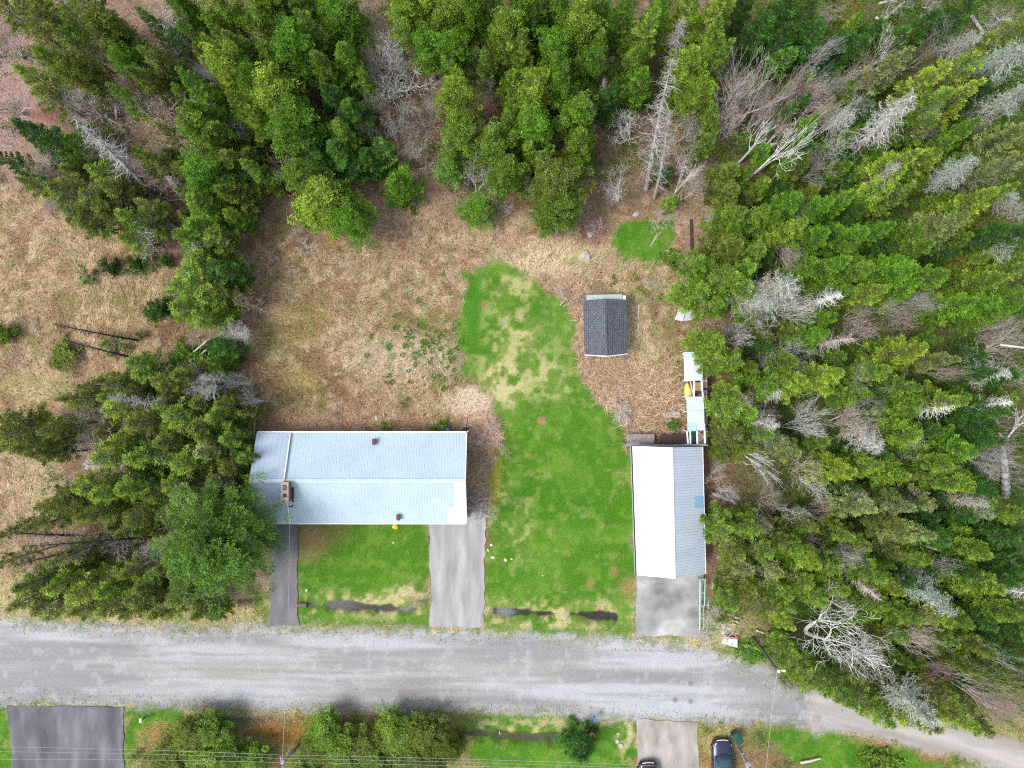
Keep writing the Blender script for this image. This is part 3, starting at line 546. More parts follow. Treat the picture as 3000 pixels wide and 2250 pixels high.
cone('spruce', """
950 25 46 13 b;930 110 48 14 m;1010 170 46 12 b;960 215 42 12 m;770 380 45 11 m;930 430 56 9 d;990 285 44 10 d;1030 335 48 9 d;1010 450 56 8 d;1080 470 40 6 d;1310 490 36 6 g;1330 380 36 9 g;990 560 40 7 d;850 460 46 9 m;1070 250 32 9 m;1000 390 40 9 m
730 330 42 12 m;680 480 52 9 o;640 430 44 10 m;700 560 50 8 o;600 590 52 9 m;600 665 60 9 b;560 700 45 9 m;450 230 44 11 o;380 290 30 10 m;590 265 45 12 b;500 180 35 12 o;620 330 45 11 m;670 400 45 10 m;760 500 42 9 m;800 180 50 11 m;740 150 46 12 m;640 180 40 12 m;650 100 42 12 m
1560 110 46 12 d;1530 185 48 12 m;1700 425 46 10 m;1550 440 44 9 m;1590 30 40 13 m;1760 40 46 13 b;1500 250 46 11 m;1430 190 40 11 m;1500 350 40 10 m;1600 470 46 9 m;1540 510 30 8 m;1750 150 44 12 m;1450 30 46 12 m;1770 290 36 10 d;1500 430 40 9 m
1820 60 52 13 b;1880 100 50 13 y;1930 35 46 13 b;2000 60 50 13 y;2070 65 52 13 y;2110 25 44 13 y;1860 180 46 12 m;1870 250 40 11 b;2085 190 46 12 m;2000 250 38 10 m;2080 350 36 9 m;2130 505 38 6 o;2130 560 44 6 o;2140 640 46 7 m;2190 650 46 7 m;2130 720 52 8 o;2200 740 50 9 m;2060 420 34 7 m;2100 130 46 12 m
2310 600 46 9 b;2380 610 58 10 b;2450 600 48 10 b;2300 680 48 9 y;2370 700 52 9 b;2480 700 56 10 b;2560 680 46 10 b;2740 660 60 10 l;2660 730 50 9 m;2250 640 40 8 b;2800 400 48 10 b;2500 780 48 9 m
2350 790 48 9 b;2430 790 56 10 b;2440 850 44 9 b;2640 860 48 10 b;2790 905 50 11 b;2850 890 46 11 b;2950 880 62 11 b;2900 920 40 9 b;2870 820 46 9 m;2940 800 46 10 m;2400 940 46 9 b;2360 990 44 8 b;2300 1060 44 9 m;2560 1090 48 9 m;2620 1130 52 10 m;2660 1190 58 9 m;2640 1270 60 9 m;2700 1250 50 9 d
2780 1310 62 10 b;2800 1390 60 11 y;2720 1350 52 10 m;2740 1410 46 10 m;2450 1380 60 9 y;2520 1370 48 9 m;2600 1380 52 9 m;2560 1330 42 8 d;2400 1420 46 8 m;2870 1290 50 9 d;2860 1420 52 9 d;2880 1200 46 9 d;2940 1500 58 9 m;2850 1100 42 8 d;2980 1010 46 9 m
2740 1570 58 9 d;2830 1600 56 9 m;2900 1570 58 9 d;2960 1640 64 10 d;2970 1560 46 9 d;2800 1660 44 9 d;2900 1700 52 10 d;2950 1760 60 10 m;2980 1830 46 9 g;2890 1770 56 11 m;2930 1890 46 9 d;2840 1880 58 11 o;2900 1935 46 10 o;2800 1940 42 10 o;2740 1850 46 9 m;2650 1700 48 9 d;2680 1630 42 9 m;2780 1790 48 10 m;2850 1800 48 9 d;2980 1930 40 9 m;2980 1700 40 9 m;2640 1800 40 8 m;2850 1960 40 9 m;2870 1850 44 8 d;2970 2000 40 8 o
""")
cone('rough', """
50 40 45 12 o;130 70 46 12 o;200 35 42 12 m;275 25 45 12 o;310 75 40 12 o;225 130 40 11 o;120 235 45 9 m;155 285 42 8 o;470 190 40 11 o;30 100 40 11 o
200 560 56 9 o;290 590 54 9 o;360 560 50 9 o;310 510 44 8 m;330 630 44 9 o;400 650 46 9 m;440 620 40 9 o;250 640 46 9 o;460 480 40 8 o;110 545 30 7 o
580 820 60 9 m;620 870 58 9 m;560 905 50 9 m;640 800 44 8 d;612 935 44 8 m;690 800 44 8 d;540 850 44 8 m;660 880 46 8 o;590 750 50 8 m;640 700 50 8 m
290 1125 32 9 o;240 1165 42 10 o;360 1130 40 9 o;440 1100 48 8 m;420 1065 36 7 m;490 1120 44 8 o;550 1100 44 7 o;480 1180 46 8 m;540 1210 58 9 m;600 1250 58 9 o;660 1235 48 8 m;370 1210 44 10 y;370 1290 46 10 y;440 1230 52 10 o;340 1330 44 10 y;420 1330 56 10 m;490 1300 48 9 o;560 1350 54 9 m;620 1320 46 9 l;690 1290 40 8 m;410 1170 40 9 o;600 1180 44 7 o;670 1180 38 7 o
80 1260 56 11 o;40 1235 46 11 o;120 1310 50 11 o;180 1245 36 10 o;30 1300 40 10 o;150 1335 34 10 o;280 1420 50 10 y;340 1445 50 10 y;220 1445 46 11 o;190 1480 44 11 o;400 1425 50 10 m;460 1440 46 9 o;560 1430 54 9 l;600 1465 46 9 l;500 1500 46 9 o;430 1500 46 9 o;640 1400 40 8 l;300 1500 40 10 o;520 1420 40 9 m
40 1550 26 10 o;150 1525 32 10 o;50 1640 26 10 o;130 1690 56 11 o;100 1740 46 11 o;170 1755 46 10 o;210 1620 42 10 l;215 1695 52 10 y;280 1710 54 10 y;340 1720 50 9 y;400 1665 46 9 o;420 1740 48 9 o;480 1775 46 8 o;460 1700 46 9 o;540 1735 48 8 o;600 1780 38 6 o;560 1690 46 8 o;350 1760 44 9 o;500 1650 44 9 o;380 1600 40 9 o;270 1770 40 9 o;640 1790 34 5 o
2600 200 50 12 l;2700 245 58 13 y;2790 215 56 13 y;2790 300 52 12 y;2700 320 58 12 m;2670 385 44 11 m;2960 100 46 13 y;2950 475 46 12 l;2880 525 54 12 l;2990 350 40 12 m;2620 575 46 10 m;2820 540 40 11 l
2030 850 50 9 m;2100 810 55 10 m;2150 865 50 9 m;2095 895 44 8 m;2180 795 42 9 b;2200 860 40 8 m;2030 780 40 8 b;2072 1000 46 9 m;2150 1000 46 9 b;2096 1062 42 8 m;2140 1055 46 9 m;2180 985 40 9 b;2220 1130 50 10 b;2270 1110 46 10 y
2128 1200 48 9 m;2170 1215 56 9 m;2220 1270 48 9 m;2124 1270 44 8 o;2180 1310 44 8 o;2110 1330 30 4 o;2260 1290 48 9 l;2310 1320 44 8 l;2140 1150 36 8 m;2280 1200 40 9 o
2110 1540 48 8 m;2180 1530 46 9 m;2145 1600 48 8 o;2220 1600 52 9 m;2180 1700 48 8 o;2130 1745 40 7 m;2220 1760 46 8 o;2245 1650 46 9 l;2160 1650 44 8 l;2260 1560 44 9 o;2280 1720 46 9 m;2070 1560 22 4 m
2420 1650 48 10 m;2440 1710 46 9 m;2530 1660 54 11 m;2590 1530 46 10 o;2500 1470 52 10 l;2600 1475 52 10 l;2680 1455 44 9 l;2500 1580 44 9 o;2450 1560 40 9 m;2330 1690 44 9 y;2380 1740 44 9 m;2620 1620 40 9 o;2540 1740 44 9 m;2740 1740 44 10 m;2350 1540 40 9 o
2290 1805 34 8 y;2330 1940 50 9 m;2380 1990 50 9 m;2450 2020 50 9 m;2520 2035 46 9 m;2570 2070 46 9 m;2640 2090 46 9 y;2700 2105 40 9 o;2790 2090 46 10 y;2750 2040 48 9 o;2740 1995 42 9 m;2480 1960 44 8 o;2600 2020 40 8 o;2680 2060 40 9 m;2300 1900 36 7 m;2950 2090 40 8 y;2850 2100 34 8 o
""")
cone('fir', """
110 400 56 7 d;40 470 34 7 d;100 530 34 5 d;225 425 34 6 m;215 470 32 6 m;2290 35 62 8 d;2345 60 54 8 d;2370 110 56 7 d;2280 125 50 7 d;2290 175 42 6 g;2500 145 62 6 d;2620 130 58 7 d;2690 90 52 7 d;2800 50 50 8 d;2780 100 46 7 d;2500 245 32 5 m;2220 90 54 8 d;2170 30 40 8 d;2560 100 46 6 d;2850 290 56 6 d;2830 350 46 6 d;2950 690 60 7 d;2880 700 40 7 d;2760 740 36 6 d;2440 130 40 6 d
1170 540 54 5.5 b;1120 445 38 7 g;890 620 34 5 d;650 1020 46 6 d;630 1065 34 5 m;2730 380 30 5 d;2450 500 40 5 m;2530 330 36 5 d;2500 620 40 6 d;2550 1180 50 6 d;2850 1240 50 7 d;2550 1270 40 6 d
2930 1100 44 7 d;2900 1010 38 6 d;2900 1350 46 7 d;2700 1500 44 7 d;2800 1500 48 7 d;2880 1490 48 7 m;2700 1900 40 6 d;2920 1830 44 8 d;2640 1180 40 6 m;2330 470 34 5 m;2290 560 32 5 d;1700 2195 52 4 d;2350 250 40 5 m;2210 250 30 5 m
""")
cone('clump', """
570 2152 55 3.6 o;620 2127 43 3.6 m;600 2207 55 3.6 m;505 2217 51 3.6 o;680 2212 45 3.6 m;730 2237 43 3.6 m;540 2257 43 3.6 o;650 2262 43 3.6 m
950 2147 47 3.6 m;1005 2197 51 3.6 m;1080 2177 51 3.6 o;1165 2147 55 3.6 m;1245 2142 45 3.6 o;1285 2177 38 3.6 o;1200 2207 53 3.6 o;1110 2247 47 3.6 m;900 2242 45 3.6 m;1020 2257 43 3.6 m;1330 2185 32 5 o;1270 2237 38 3.6 o;930 2187 39 3.6 o
""")
cone('pine', "650 1588 150 11.5 g")
cone('shrub', """
245 803 21 1.6 d;325 784 17 1.4 d;380 798 12 1.1 d;400 771 14 1.2 d;435 771 16 1.3 d;482 766 13 1.2 d;404 783 15 1.1 d;465 899 27 2 d;408 976 10 .9 d;3 981 24 1.6 m;1130 1243 14 1 m;1290 1248 16 1 m
600 1060 30 1.6 m;530 1050 34 1.6 m;330 1000 30 1.5 o;180 1030 30 .8 o;2370 440 40 2.5 d;2460 480 46 2.5 d;2150 420 34 2 m;1960 760 18 .8 m;2010 1320 16 .8 m
1970 1248 12 .8 b;2190 1905 26 1 b;2220 1915 20 .8 b;2130 1800 20 1 m;2590 2240 40 1.2 m
""")
lean('maple', """
2150 375 2215 190 118 pink;2440 275 2520 190 60 pink;2870 1040 3010 1010 120 pink;2740 1965 3000 2110 90 red 13;2560 1820 2760 1880 80 pink;2600 960 2690 940 60 brown;2470 1000 2560 960 60 pink
70 170 20 80 60 red;60 330 30 290 60 pink;640 120 625 100 30 pink;1080 260 1060 200 50 brown;2260 700 2330 800 50 pink;2270 330 2360 220 60 red;2330 340 2430 300 70 pink
""")
lean('bare', """
520 160 480 30 100 white;340 350 290 250 80 grey;540 390 500 300 92 tan;560 460 540 420 60 tan;1150 215 1120 110 74 white;1190 270 1180 220 84 white;1160 350 1150 320 62 brown;1310 250 1300 220 50 grey;1440 290 1430 260 46 grey
1400 560 1395 480 62 grey;1845 400 1840 350 62 white;1811 590 1790 520 56 white;870 500 800 480 60 brown;455 720 430 690 56 grey;330 1285 240 1270 96 grey;600 1150 580 1130 62 grey;2440 470 2450 400 54 white;2375 225 2370 180 50 white
2230 1060 2260 1040 52 grey;2130 980 2125 960 40 grey;2300 1060 2370 1050 50 grey;2480 1280 2560 1220 72 tan;2330 1230 2370 1180 40 white;2880 1480 2870 1460 62 white;2360 1850 2540 1880 140 white 9;2480 1920 2560 1930 80 white 8
1412 1520 1405 1505 46 grey 4;2110 1590 2120 1580 30 grey;2120 1860 2130 1850 44 white 4;2390 500 2420 460 46 pink;2620 950 2640 920 40 grey;440 560 480 540 50 brown;710 880 740 880 46 brown;2750 120 2760 60 50 grey;2900 80 2940 40 66 grey
150 500 140 440 40 grey;2420 60 2440 20 50 grey;2330 1380 2360 1350 60 tan;2230 1450 2260 1440 60 brown;400 1590 330 1600 60 grey;480 1640 420 1660 60 grey
""")
lean('birch', """
190 200 60 140 40 white;1972 575 2070 480 30 white;1974 575 2010 470 14 white 4;2180 535 2400 330 64 white;2165 475 2290 360 52 white;2110 625 2060 630 26 white;970 370 1010 290 26 white;2950 1290 3010 1190 50 white;2820 1210 2960 1210 46 white;2150 1310 2300 1430 44 white;2420 1140 2370 1210 40 white;2800 1130 2880 1120 34 white;2200 1690 2230 1700 30 white 4
""")
lean('snag', """
1893 555 1952 170 58 grey 15;1917 580 1985 330 34 grey 13;1970 230 1985 50 46 grey;1775 340 1757 230 20 grey;1740 385 1728 290 20 grey;2945 1455 2960 1190 76 grey;450 565 215 330 60 grey;435 550 300 400 40 grey
405 997 150 955 22 black;425 1055 200 1008 22 black;325 1217 180 1200 18 grey;560 1190 310 1180 30 grey;480 1190 320 1160 24 grey;250 1570 40 1565 24 black;470 1570 60 1610 26 black;300 1600 50 1640 22 black;500 1060 420 1080 20 grey;700 1100 590 1120 24 grey;2060 870 2020 880 14 grey;560 590 490 500 30 grey
""")
lean('lichen', """
2505 435 2680 290 58 white 14;2840 372 3040 220 52 pale 14;2830 240 3040 120 60 pale 14;2750 165 2860 85 46 grey;2710 560 2850 460 48 pale 14;2850 838 3010 790 30 grey;2265 200 2290 130 20 grey;2620 1670 2800 1770 50 pale 13;2560 1970 2740 2110 62 pale 13;2900 600 2990 560 40 pale;2400 380 2500 330 40 grey
1990 1130 1995 1130 1 grey
""".replace('1990 1130 1995 1130 1 grey', ''))
lean('ghost', """
2200 890 2300 850 84 white;2480 1240 2580 1310 60 white;520 120 560 40 40 grey;2190 900 2250 830 60 tan;600 760 560 720 44 grey;640 960 720 975 46 grey 5;500 1110 620 1140 60 grey 6
""")
cone('fir', "")
lean('brush', """
900 730 895 705 46 pink 1.6;1218 1760 1228 1752 36 brown 2;1750 680 1745 660 44 red 1.6;1420 1250 1430 1240 44 red 1.4;1390 1480 1395 1475 44 grey 1.6;1690 880 1690 870 44 brown 1.6;1395 640 1400 635 30 pink 1.2;2060 1500 2070 1500 34 brown 1.6;2100 1640 2110 1640 44 pink 1.6
1830 1200 1830 1200 46 grey 1.2;2080 1790 2090 1800 50 grey 1.6;2080 1850 2080 1860 44 grey 1.4;280 330 270 320 40 brown 2;1420 380 1420 370 60 brown 2;1260 480 1250 470 44 tan 1.5;1250 390 1250 380 60 brown 1.8;1940 640 1950 630 44 tan 1.6;2030 1440 2030 1440 34 brown 1.2;1760 850 1762 845 26 brown 1;1905 830 1905 830 22 tan .9;1480 1330 1482 1335 24 brown .9;1460 1290 1462 1290 26 pink .9;1400 1350 1400 1350 26 brown 1;1650 850 1648 846 26 red 1;1830 1060 1830 1060 24 tan 1;980 1225 980 1225 24 brown .8;1100 660 1098 656 30 brown 1;1560 640 1560 636 28 tan .9;1010 760 1008 758 26 tan .8;800 740 798 738 34 brown 1.2;1720 620 1720 616 40 brown 1.4;1480 600 1480 596 34 grey 1.3;860 790 858 788 26 tan .9;150 620 148 618 30 tan .9;60 560 58 558 34 brown 1;90 950 88 950 26 tan .8;230 1060 228 1060 26 tan .8
""")

lean('maple', """
2240 430 2310 345 66 pink;2330 300 2420 230 60 pink;2470 930 2565 925 56 pink;2650 890 2720 870 46 pink;2860 975 2960 950 60 pink;2430 1235 2520 1190 60 tan;2560 1565 2640 1600 50 grey;2370 1480 2440 1500 46 tan;2690 1940 2790 1990 70 red;2230 1460 2290 1480 46 tan;2350 530 2420 490 46 grey;2860 1330 2950 1340 50 grey
""")
lean('bare', """
2270 875 2350 850 60 white;2130 1000 2190 975 46 white;2260 1030 2340 1010 52 grey;2340 1400 2410 1430 48 white;2790 1445 2850 1475 60 white;2750 650 2830 610 48 grey;2180 960 2260 930 44 grey;2880 745 2970 715 50 white;2950 640 3010 600 44 white;2480 1115 2550 1105 46 grey;2600 40 2650 -10 54 grey;2700 20 2760 -20 46 grey;2480 340 2530 280 44 grey;2730 545 2800 500 44 white;2230 1210 2280 1215 40 grey;2290 1490 2340 1520 46 white;2490 1870 2560 1960 70 white 8;2760 200 2830 150 44 grey;2620 1310 2700 1320 46 white;2540 1170 2600 1150 40 white;2100 1430 2150 1440 44 grey;2080 1390 2110 1390 40 grey;2310 640 2360 610 40 grey;2430 1760 2500 1800 46 white
1280 180 1270 130 46 grey;1110 330 1090 290 44 grey;1200 330 1195 300 40 white;700 440 670 400 36 grey;300 180 270 150 46 grey;400 320 370 290 46 grey;230 330 190 290 44 grey;580 990 560 985 36 grey;470 1270 420 1260 44 grey;330 1160 280 1150 40 grey;1770 190 1780 150 36 grey;1545 560 1548 540 36 grey
""")
for kd_, s_ in QUEUE:
    if kd_ == 'clump' and '2600 490' in s_:   # the yellow green trees of the right hand woods are pointed spruces
        its = [i.strip() for l in s_.strip().splitlines() for i in l.split(';') if i.strip()]
        cone_now('clump', ';'.join(i for i in its if float(i.split()[0]) < 2100)); cone_now('spruce', ';'.join(i for i in its if float(i.split()[0]) >= 2100))
    else: cone_now(kd_, s_)
# self sown young trees and leafless saplings filling the gaps of the right hand woods
q_ = random.Random(77); FR = [(2120,480),(2320,250),(2990,210),(2990,2010),(2720,2040),(2370,1890),(2150,1690),(2120,1150),(2090,800)]
def inside(px, py, P):
    c = False
    for i in range(len(P)):
        (x1, y1), (x2, y2) = P[i], P[i-1]
        if (y1 > py) != (y2 > py) and px < (x2-x1)*(py-y1)/(y2-y1)+x1: c = not c
    return c
occ = [(t['px'], t['py']) for t in TREES]; nb_ = 0; nf_ = 0; tries = 0
while (nb_ < 34 or nf_ < 95) and tries < 20000:
    tries += 1; px, py = q_.uniform(2090, 2990), q_.uniform(210, 2030)
    if not inside(px, py, FR) or math.hypot(px-2810, py-820) < 95: continue
    dmin = min(math.hypot(px-u, py-v) for u, v in occ)
    if nf_ < 95 and dmin > 33:
        nf_ += 1; occ.append((px, py)); h_ = q_.uniform(3.5, 6.5); put(q_.choice(['fir', 'spruce', 'spruce', 'rough']), W(px, py, .55*h_), h_, q_.uniform(26, 38)*K*(H-.6*h_), q_.choice(['d', 'm', 'b', 'm', 'd', 'o', 'b']), pxy=(px, py))
    elif nf_ >= 60 and nb_ < 34 and dmin > 24:
        nb_ += 1; occ.append((px, py)); h_ = q_.uniform(7, 9.5); f_ = 1.0; b_ = W(px, py, h_*.8); dv = Vector((q_.uniform(-.12, .12), q_.uniform(-.12, .12), 1)); kd_ = q_.choice(['bare', 'maple', 'bare', 'lichen', 'snag'])
        put(kd_, b_, h_, q_.uniform(34, 52)*K*H*.85, q_.choice(['white', 'grey', 'pink', 'tan', 'white']), tilt=dv, pxy=(px, py))

def fill(P, ng, nbare, rg, hg, tg, tb, gap, seed, kinds, kb):
    q_ = random.Random(seed); xs = [p[0] for p in P]; ys = [p[1] for p in P]; a = b = tries = 0
    while (a < ng or b < nbare) and tries < 9000:
        tries += 1; px, py = q_.uniform(min(xs), max(xs)), q_.uniform(min(ys), max(ys))
        if not inside(px, py, P): continue
        d = min(math.hypot(px-u, py-v) for u, v in occ)
        if b < nbare and d > gap*.75:
            b += 1; occ.append((px, py)); h_ = q_.uniform(5, 7.5); put(q_.choice(kb), W(px, py, h_*.6), h_, q_.uniform(32, 54)*K*H*.9, q_.choice(tb), tilt=Vector((q_.uniform(-.1, .1), q_.uniform(-.1, .1), 1)), pxy=(px, py))
        elif a < ng and d > gap:
            a += 1; occ.append((px, py)); h_ = q_.uniform(*hg); put(q_.choice(kinds), W(px, py, .55*h_), h_, q_.uniform(*rg)*K*(H-.6*h_), q_.choice(tg), pxy=(px, py))
fill([(330,1060),(540,1080),(740,1130),(735,1480),(560,1790),(90,1790),(50,1620),(210,1440),(300,1250)], 36, 14, (28, 40), (4, 7), 'omo', ['grey', 'grey', 'white'], 27, 5, ['rough'], ['bare', 'snag', 'bare'])
fill([(0,0),(560,0),(760,330),(730,720),(560,700),(420,740),(110,560),(230,330),(0,140)], 26, 26, (28, 40), (4, 7), 'omd', ['grey', 'tan', 'white', 'pink', 'grey'], 30, 6, ['rough', 'spruce'], ['bare', 'maple', 'bare'])
fill([(1085,40),(1180,60),(1230,260),(1330,270),(1290,430),(1180,480),(1070,400)], 0, 12, (28, 40), (4, 7), 'o', ['grey', 'brown', 'grey', 'pink'], 34, 7, ['rough'], ['bare', 'bare'])
fill([(2080,60),(2250,250),(2500,40),(2740,20),(2700,330),(2350,330),(2120,470),(1960,640),(1900,560)], 6, 18, (24, 34), (3, 5), 'md', ['grey', 'white', 'pink', 'tan'], 32, 8, ['spruce'], ['bare', 'maple', 'bare'])
# ---------------- buildings ----------------
def metal_mat(name, col, rough=.42, spec=.5, stain=.08, streak=(1, 1, 1), rust=0.0, patch=None):
    m = bpy.data.materials.new(name); m.use_nodes = True; nt = m.node_tree; p = nt.nodes['Principled BSDF']
    p.inputs['Roughness'].default_value = rough; p.inputs['Specular IOR Level'].default_value = spec
    tc = nt.nodes.new('ShaderNodeTexCoord'); mp = nt.nodes.new('ShaderNodeMapping'); mp.inputs['Scale'].default_value = streak; nt.links.new(tc.outputs['Object'], mp.inputs['Vector'])
    n = nt.nodes.new('ShaderNodeTexNoise'); n.inputs['Scale'].default_value = .8; n.inputs['Detail'].default_value = 7; n.inputs['Roughness'].default_value = .6; nt.links.new(mp.outputs['Vector'], n.inputs['Vector'])
    r = nt.nodes.new('ShaderNodeValToRGB'); r.color_ramp.elements[0].position = .3; r.color_ramp.elements[0].color = (*[c*(1-stain) for c in col], 1); r.color_ramp.elements[1].position = .65; r.color_ramp.elements[1].color = (*[min(.9, c*(1+stain)) for c in col], 1)
    nt.links.new(n.outputs['Fac'], r.inputs['Fac']); last = r.outputs['Color']
    if rust:
        n3 = nt.nodes.new('ShaderNodeTexNoise'); n3.inputs['Scale'].default_value = 1.1; n3.inputs['Detail'].default_value = 3
        mp3 = nt.nodes.new('ShaderNodeMapping'); mp3.inputs['Scale'].default_value = (.9, 7, 1); nt.links.new(tc.outputs['Object'], mp3.inputs['Vector']); nt.links.new(mp3.outputs['Vector'], n3.inputs['Vector'])
        st = nt.nodes.new('ShaderNodeMapRange'); st.inputs['From Min'].default_value = .70; st.inputs['From Max'].default_value = .76; nt.links.new(n3.outputs['Fac'], st.inputs['Value'])
        mu = nt.nodes.new('ShaderNodeMath'); mu.operation = 'MULTIPLY'; mu.inputs[1].default_value = rust; nt.links.new(st.outputs['Result'], mu.inputs[0])
        mx = nt.nodes.new('ShaderNodeMix'); mx.data_type = 'RGBA'; mx.inputs[7].default_value = (.20, .17, .15, 1); nt.links.new(mu.outputs[0], mx.inputs[0]); nt.links.new(last, mx.inputs[6]); last = mx.outputs[2]
    nt.links.new(last, p.inputs['Base Color']); return m
def ribbed(A0, A1, B0, B1, pitch=.23, rib=.03, ribw=.28, thick=.04):
    """sheet-metal slope: eave A0-A1, ridge B0-B1, ribs running from eave to ridge"""
    A0, A1, B0, B1 = map(Vector, (A0, A1, B0, B1)); n = max(2, int(round((A1-A0).length/pitch))); nrm = (A1-A0).cross(B0-A0).normalized()
    if nrm.z < 0: nrm = -nrm
    prof = []
    for i in range(n):
        for f, z in ((0, 0), (.5-ribw/2, 0), (.5-ribw/4, rib), (.5+ribw/4, rib), (.5+ribw/2, 0)): prof.append(((i+f)/n, z))
    prof.append((1, 0)); vs = []
    for u, z in prof:
        for P, Q in ((A0, A1), (B0, B1)): vs.append(P.lerp(Q, u)+nrm*z)
    for u, z in prof:
        for P, Q in ((A0, A1), (B0, B1)): vs.append(P.lerp(Q, u)-Vector((0, 0, thick)))
    m = len(prof); fs = []
    for i in range(m-1):
        a = 2*i; fs.append((a, a+2, a+3, a+1)); b = 2*m+2*i; fs.append((b, b+1, b+3, b+2)); fs.append((a, b, b+2, a+2)); fs.append((a+1, a+3, b+3, b+1))
    fs.append((0, 1, 2*m+1, 2*m)); e = 2*(m-1); fs.append((e, 2*m+e, 2*m+e+1, e+1))
    return vs, fs
WHITE = mat('white_trim', (.72, .73, .74), .5); DARK = mat('dark_metal', (.035, .035, .04), .5); GLASS = mat('window_glass', (.03, .04, .05), .08, 0, spec=.6)
SIDING = mat('pale_siding', (.55, .53, .48), .7, 0, .08, 3); BRICK = mat('brown_brick', (.21, .085, .065), .85, 0, .3, 9, .5, 20); MAROON = mat('maroon_metal', (.11, .025, .035), .6)
CONC = mat('weathered_concrete', (.36, .31, .26), .9, 0, .25, 4, .4, 18); WOODG = mat('grey_weathered_wood', (.24, .21, .20), .9, 0, .3, 6, .4, 20); WOODT = mat('tan_wood', (.42, .30, .19), .85, 0, .25, 5, .3, 20); GREENT = mat('pale_green_paint', (.32, .52, .42), .6, 0, .1, 5)
ROOFM = metal_mat('pale_blue_roof_steel', (.375, .475, .53), .55, .35, .07, (.4, .4, .4)); ROOFM2 = metal_mat('exposure_blue_roof_steel', (.33, .41, .50), .6, .4, .09, (.5, .15, 1))  # west section: its different exposure put into the bluer steel colour
GSUNLIT = metal_mat('sunlit_roof_steel', (.82, .83, .84), .4, .5, .03); GSHADED = metal_mat('shaded_roof_steel', (.39, .46, .515), .5, .4, .07, (.3, 1.5, 1), .7)  # garage slopes: sun glare and shade put into two steel colours
def window(parent, c, w, h, axis, out):
    """axis 'x' wall runs along x; out = outward sign"""
    d = (w, .06, h) if axis == 'x' else (.06, w, h); g = (w-.12, .03, h-.12) if axis == 'x' else (.03, w-.12, h-.12); q = Vector(c)
    off = Vector((0, out, 0)) if axis == 'x' else Vector((out, 0, 0))
    f = MB(); t = .06
    for s in (-1, 1):
        f.box(q+off*.03+Vector((0, 0, s*(h-t)/2)), (w, .07, t) if axis == 'x' else (.07, w, t))
        f.box(q+off*.03+(Vector((s*(w-t)/2, 0, 0)) if axis == 'x' else Vector((0, s*(w-t)/2, 0))), (t, .07, h-2*t-.004) if axis == 'x' else (.07, t, h-2*t-.004))
    wdw = f.build('window', WHITE, parent); MB().box(q+off*.02, g).build('pane', GLASS, wdw)
def door(parent, c, w, h, axis, out, m):
    q = Vector(c); off = Vector((0, out, 0)) if axis == 'x' else Vector((out, 0, 0))
    d = MB().box(q+off*.025, (w, .05, h) if axis == 'x' else (.05, w, h)).build('door', m, parent, .008)
    MB().box(q+off*.08+(Vector((w*.4, 0, 0)) if axis == 'x' else Vector((0, w*.4, 0))), (.12, .05, .03) if axis == 'x' else (.05, .12, .03)).build('handle', DARK, d)
# --- the long house ---
EZ, RZ = 2.7, 4.5
house = empty('house', V(1108, 1400, EZ, 0)); tag(house, 'long single storey house with a pale blue ribbed metal roof and brick chimney', 'house')
def rel(p, o): return Vector(p)-o.location
def hb(o, mb): mb.v = [tuple(Vector(v)-o.location) for v in mb.v]; return mb
yT = W(0, 1268, EZ)[1]; yB = W(0, 1532, EZ)[1]; yM = (yT+yB)/2; xS = W(851, 0, EZ)[0]; xE = W(1366, 0, EZ)[0]; xL = W(752, 0, EZ+.18)[0]
walls = MB()
walls.prism([(xL+.5, yB+.45), (xE-.35, yB+.45), (xE-.35, yT-.45), (xL+.5, yT-.45)], -.2, EZ+.06)
for xx in (xL+.5, xE-.35-.12):
    walls.add([(xx, yB+.45, EZ+.06), (xx+.12, yB+.45, EZ+.06), (xx+.12, yT-.45, EZ+.06), (xx, yT-.45, EZ+.06), (xx, yM, RZ-.1), (xx+.12, yM, RZ-.1)], [(0, 3, 4), (1, 5, 2), (0, 4, 5, 1), (3, 2, 5, 4), (0, 1, 2, 3)])
hb(house, walls).build('wall', BRICK, house)
roof = MB(); 
for (ya, s) in ((yT, 1), (yB, -1)): roof.add(*ribbed((xS, ya, EZ), (xE, ya, EZ), (xS, yM, RZ), (xE, yM, RZ), .235, .011))
ro = hb(house, roof).build('roof', ROOFM, house)
r2 = MB()
up = .20
for (ya, s) in ((yT, 1), (yB, -1)):
    xa = xL+(.45 if s > 0 else 0)
    r2.add(*ribbed((xL, ya, EZ+up), (xS+.05, ya, EZ+up), (xL, yM, RZ+up), (xS+.05, yM, RZ+up), .42, .012, .1, .22))
r2o = hb(house, r2).build('roof', ROOFM2, house); r2o['label'] = 'raised roof section of sheeting painted bluer for its exposure at the west end'
pm = metal_mat('overexposed_white_steel', (.66, .72, .74), .5, .4, .04)  # overexposed roof corner put into the colour, built below as raised sheets
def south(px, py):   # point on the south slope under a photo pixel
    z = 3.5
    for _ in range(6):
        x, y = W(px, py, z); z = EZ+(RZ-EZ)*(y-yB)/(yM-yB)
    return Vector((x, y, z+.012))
pa_ = hb(house, MB().add(*ribbed(south(1331, 1531), south(1365, 1531), south(1331, 1412), south(1365, 1412), .235, .018, .28, .01)).add(*ribbed(south(1310, 1531), south(1330.6, 1531), south(1310, 1486), south(1330.6, 1486), .235, .018, .28, .01))).build('exposure_patch', pm, ro)
cap = MB()
cap.slab([(xS+.05, yM-.17, RZ-.005), (xE, yM-.17, RZ-.005), (xE, yM, RZ+.075), (xS+.05, yM, RZ+.075)], .03).slab([(xS+.05, yM, RZ+.075), (xE, yM, RZ+.075), (xE, yM+.17, RZ-.005), (xS+.05, yM+.17, RZ-.005)], .03)
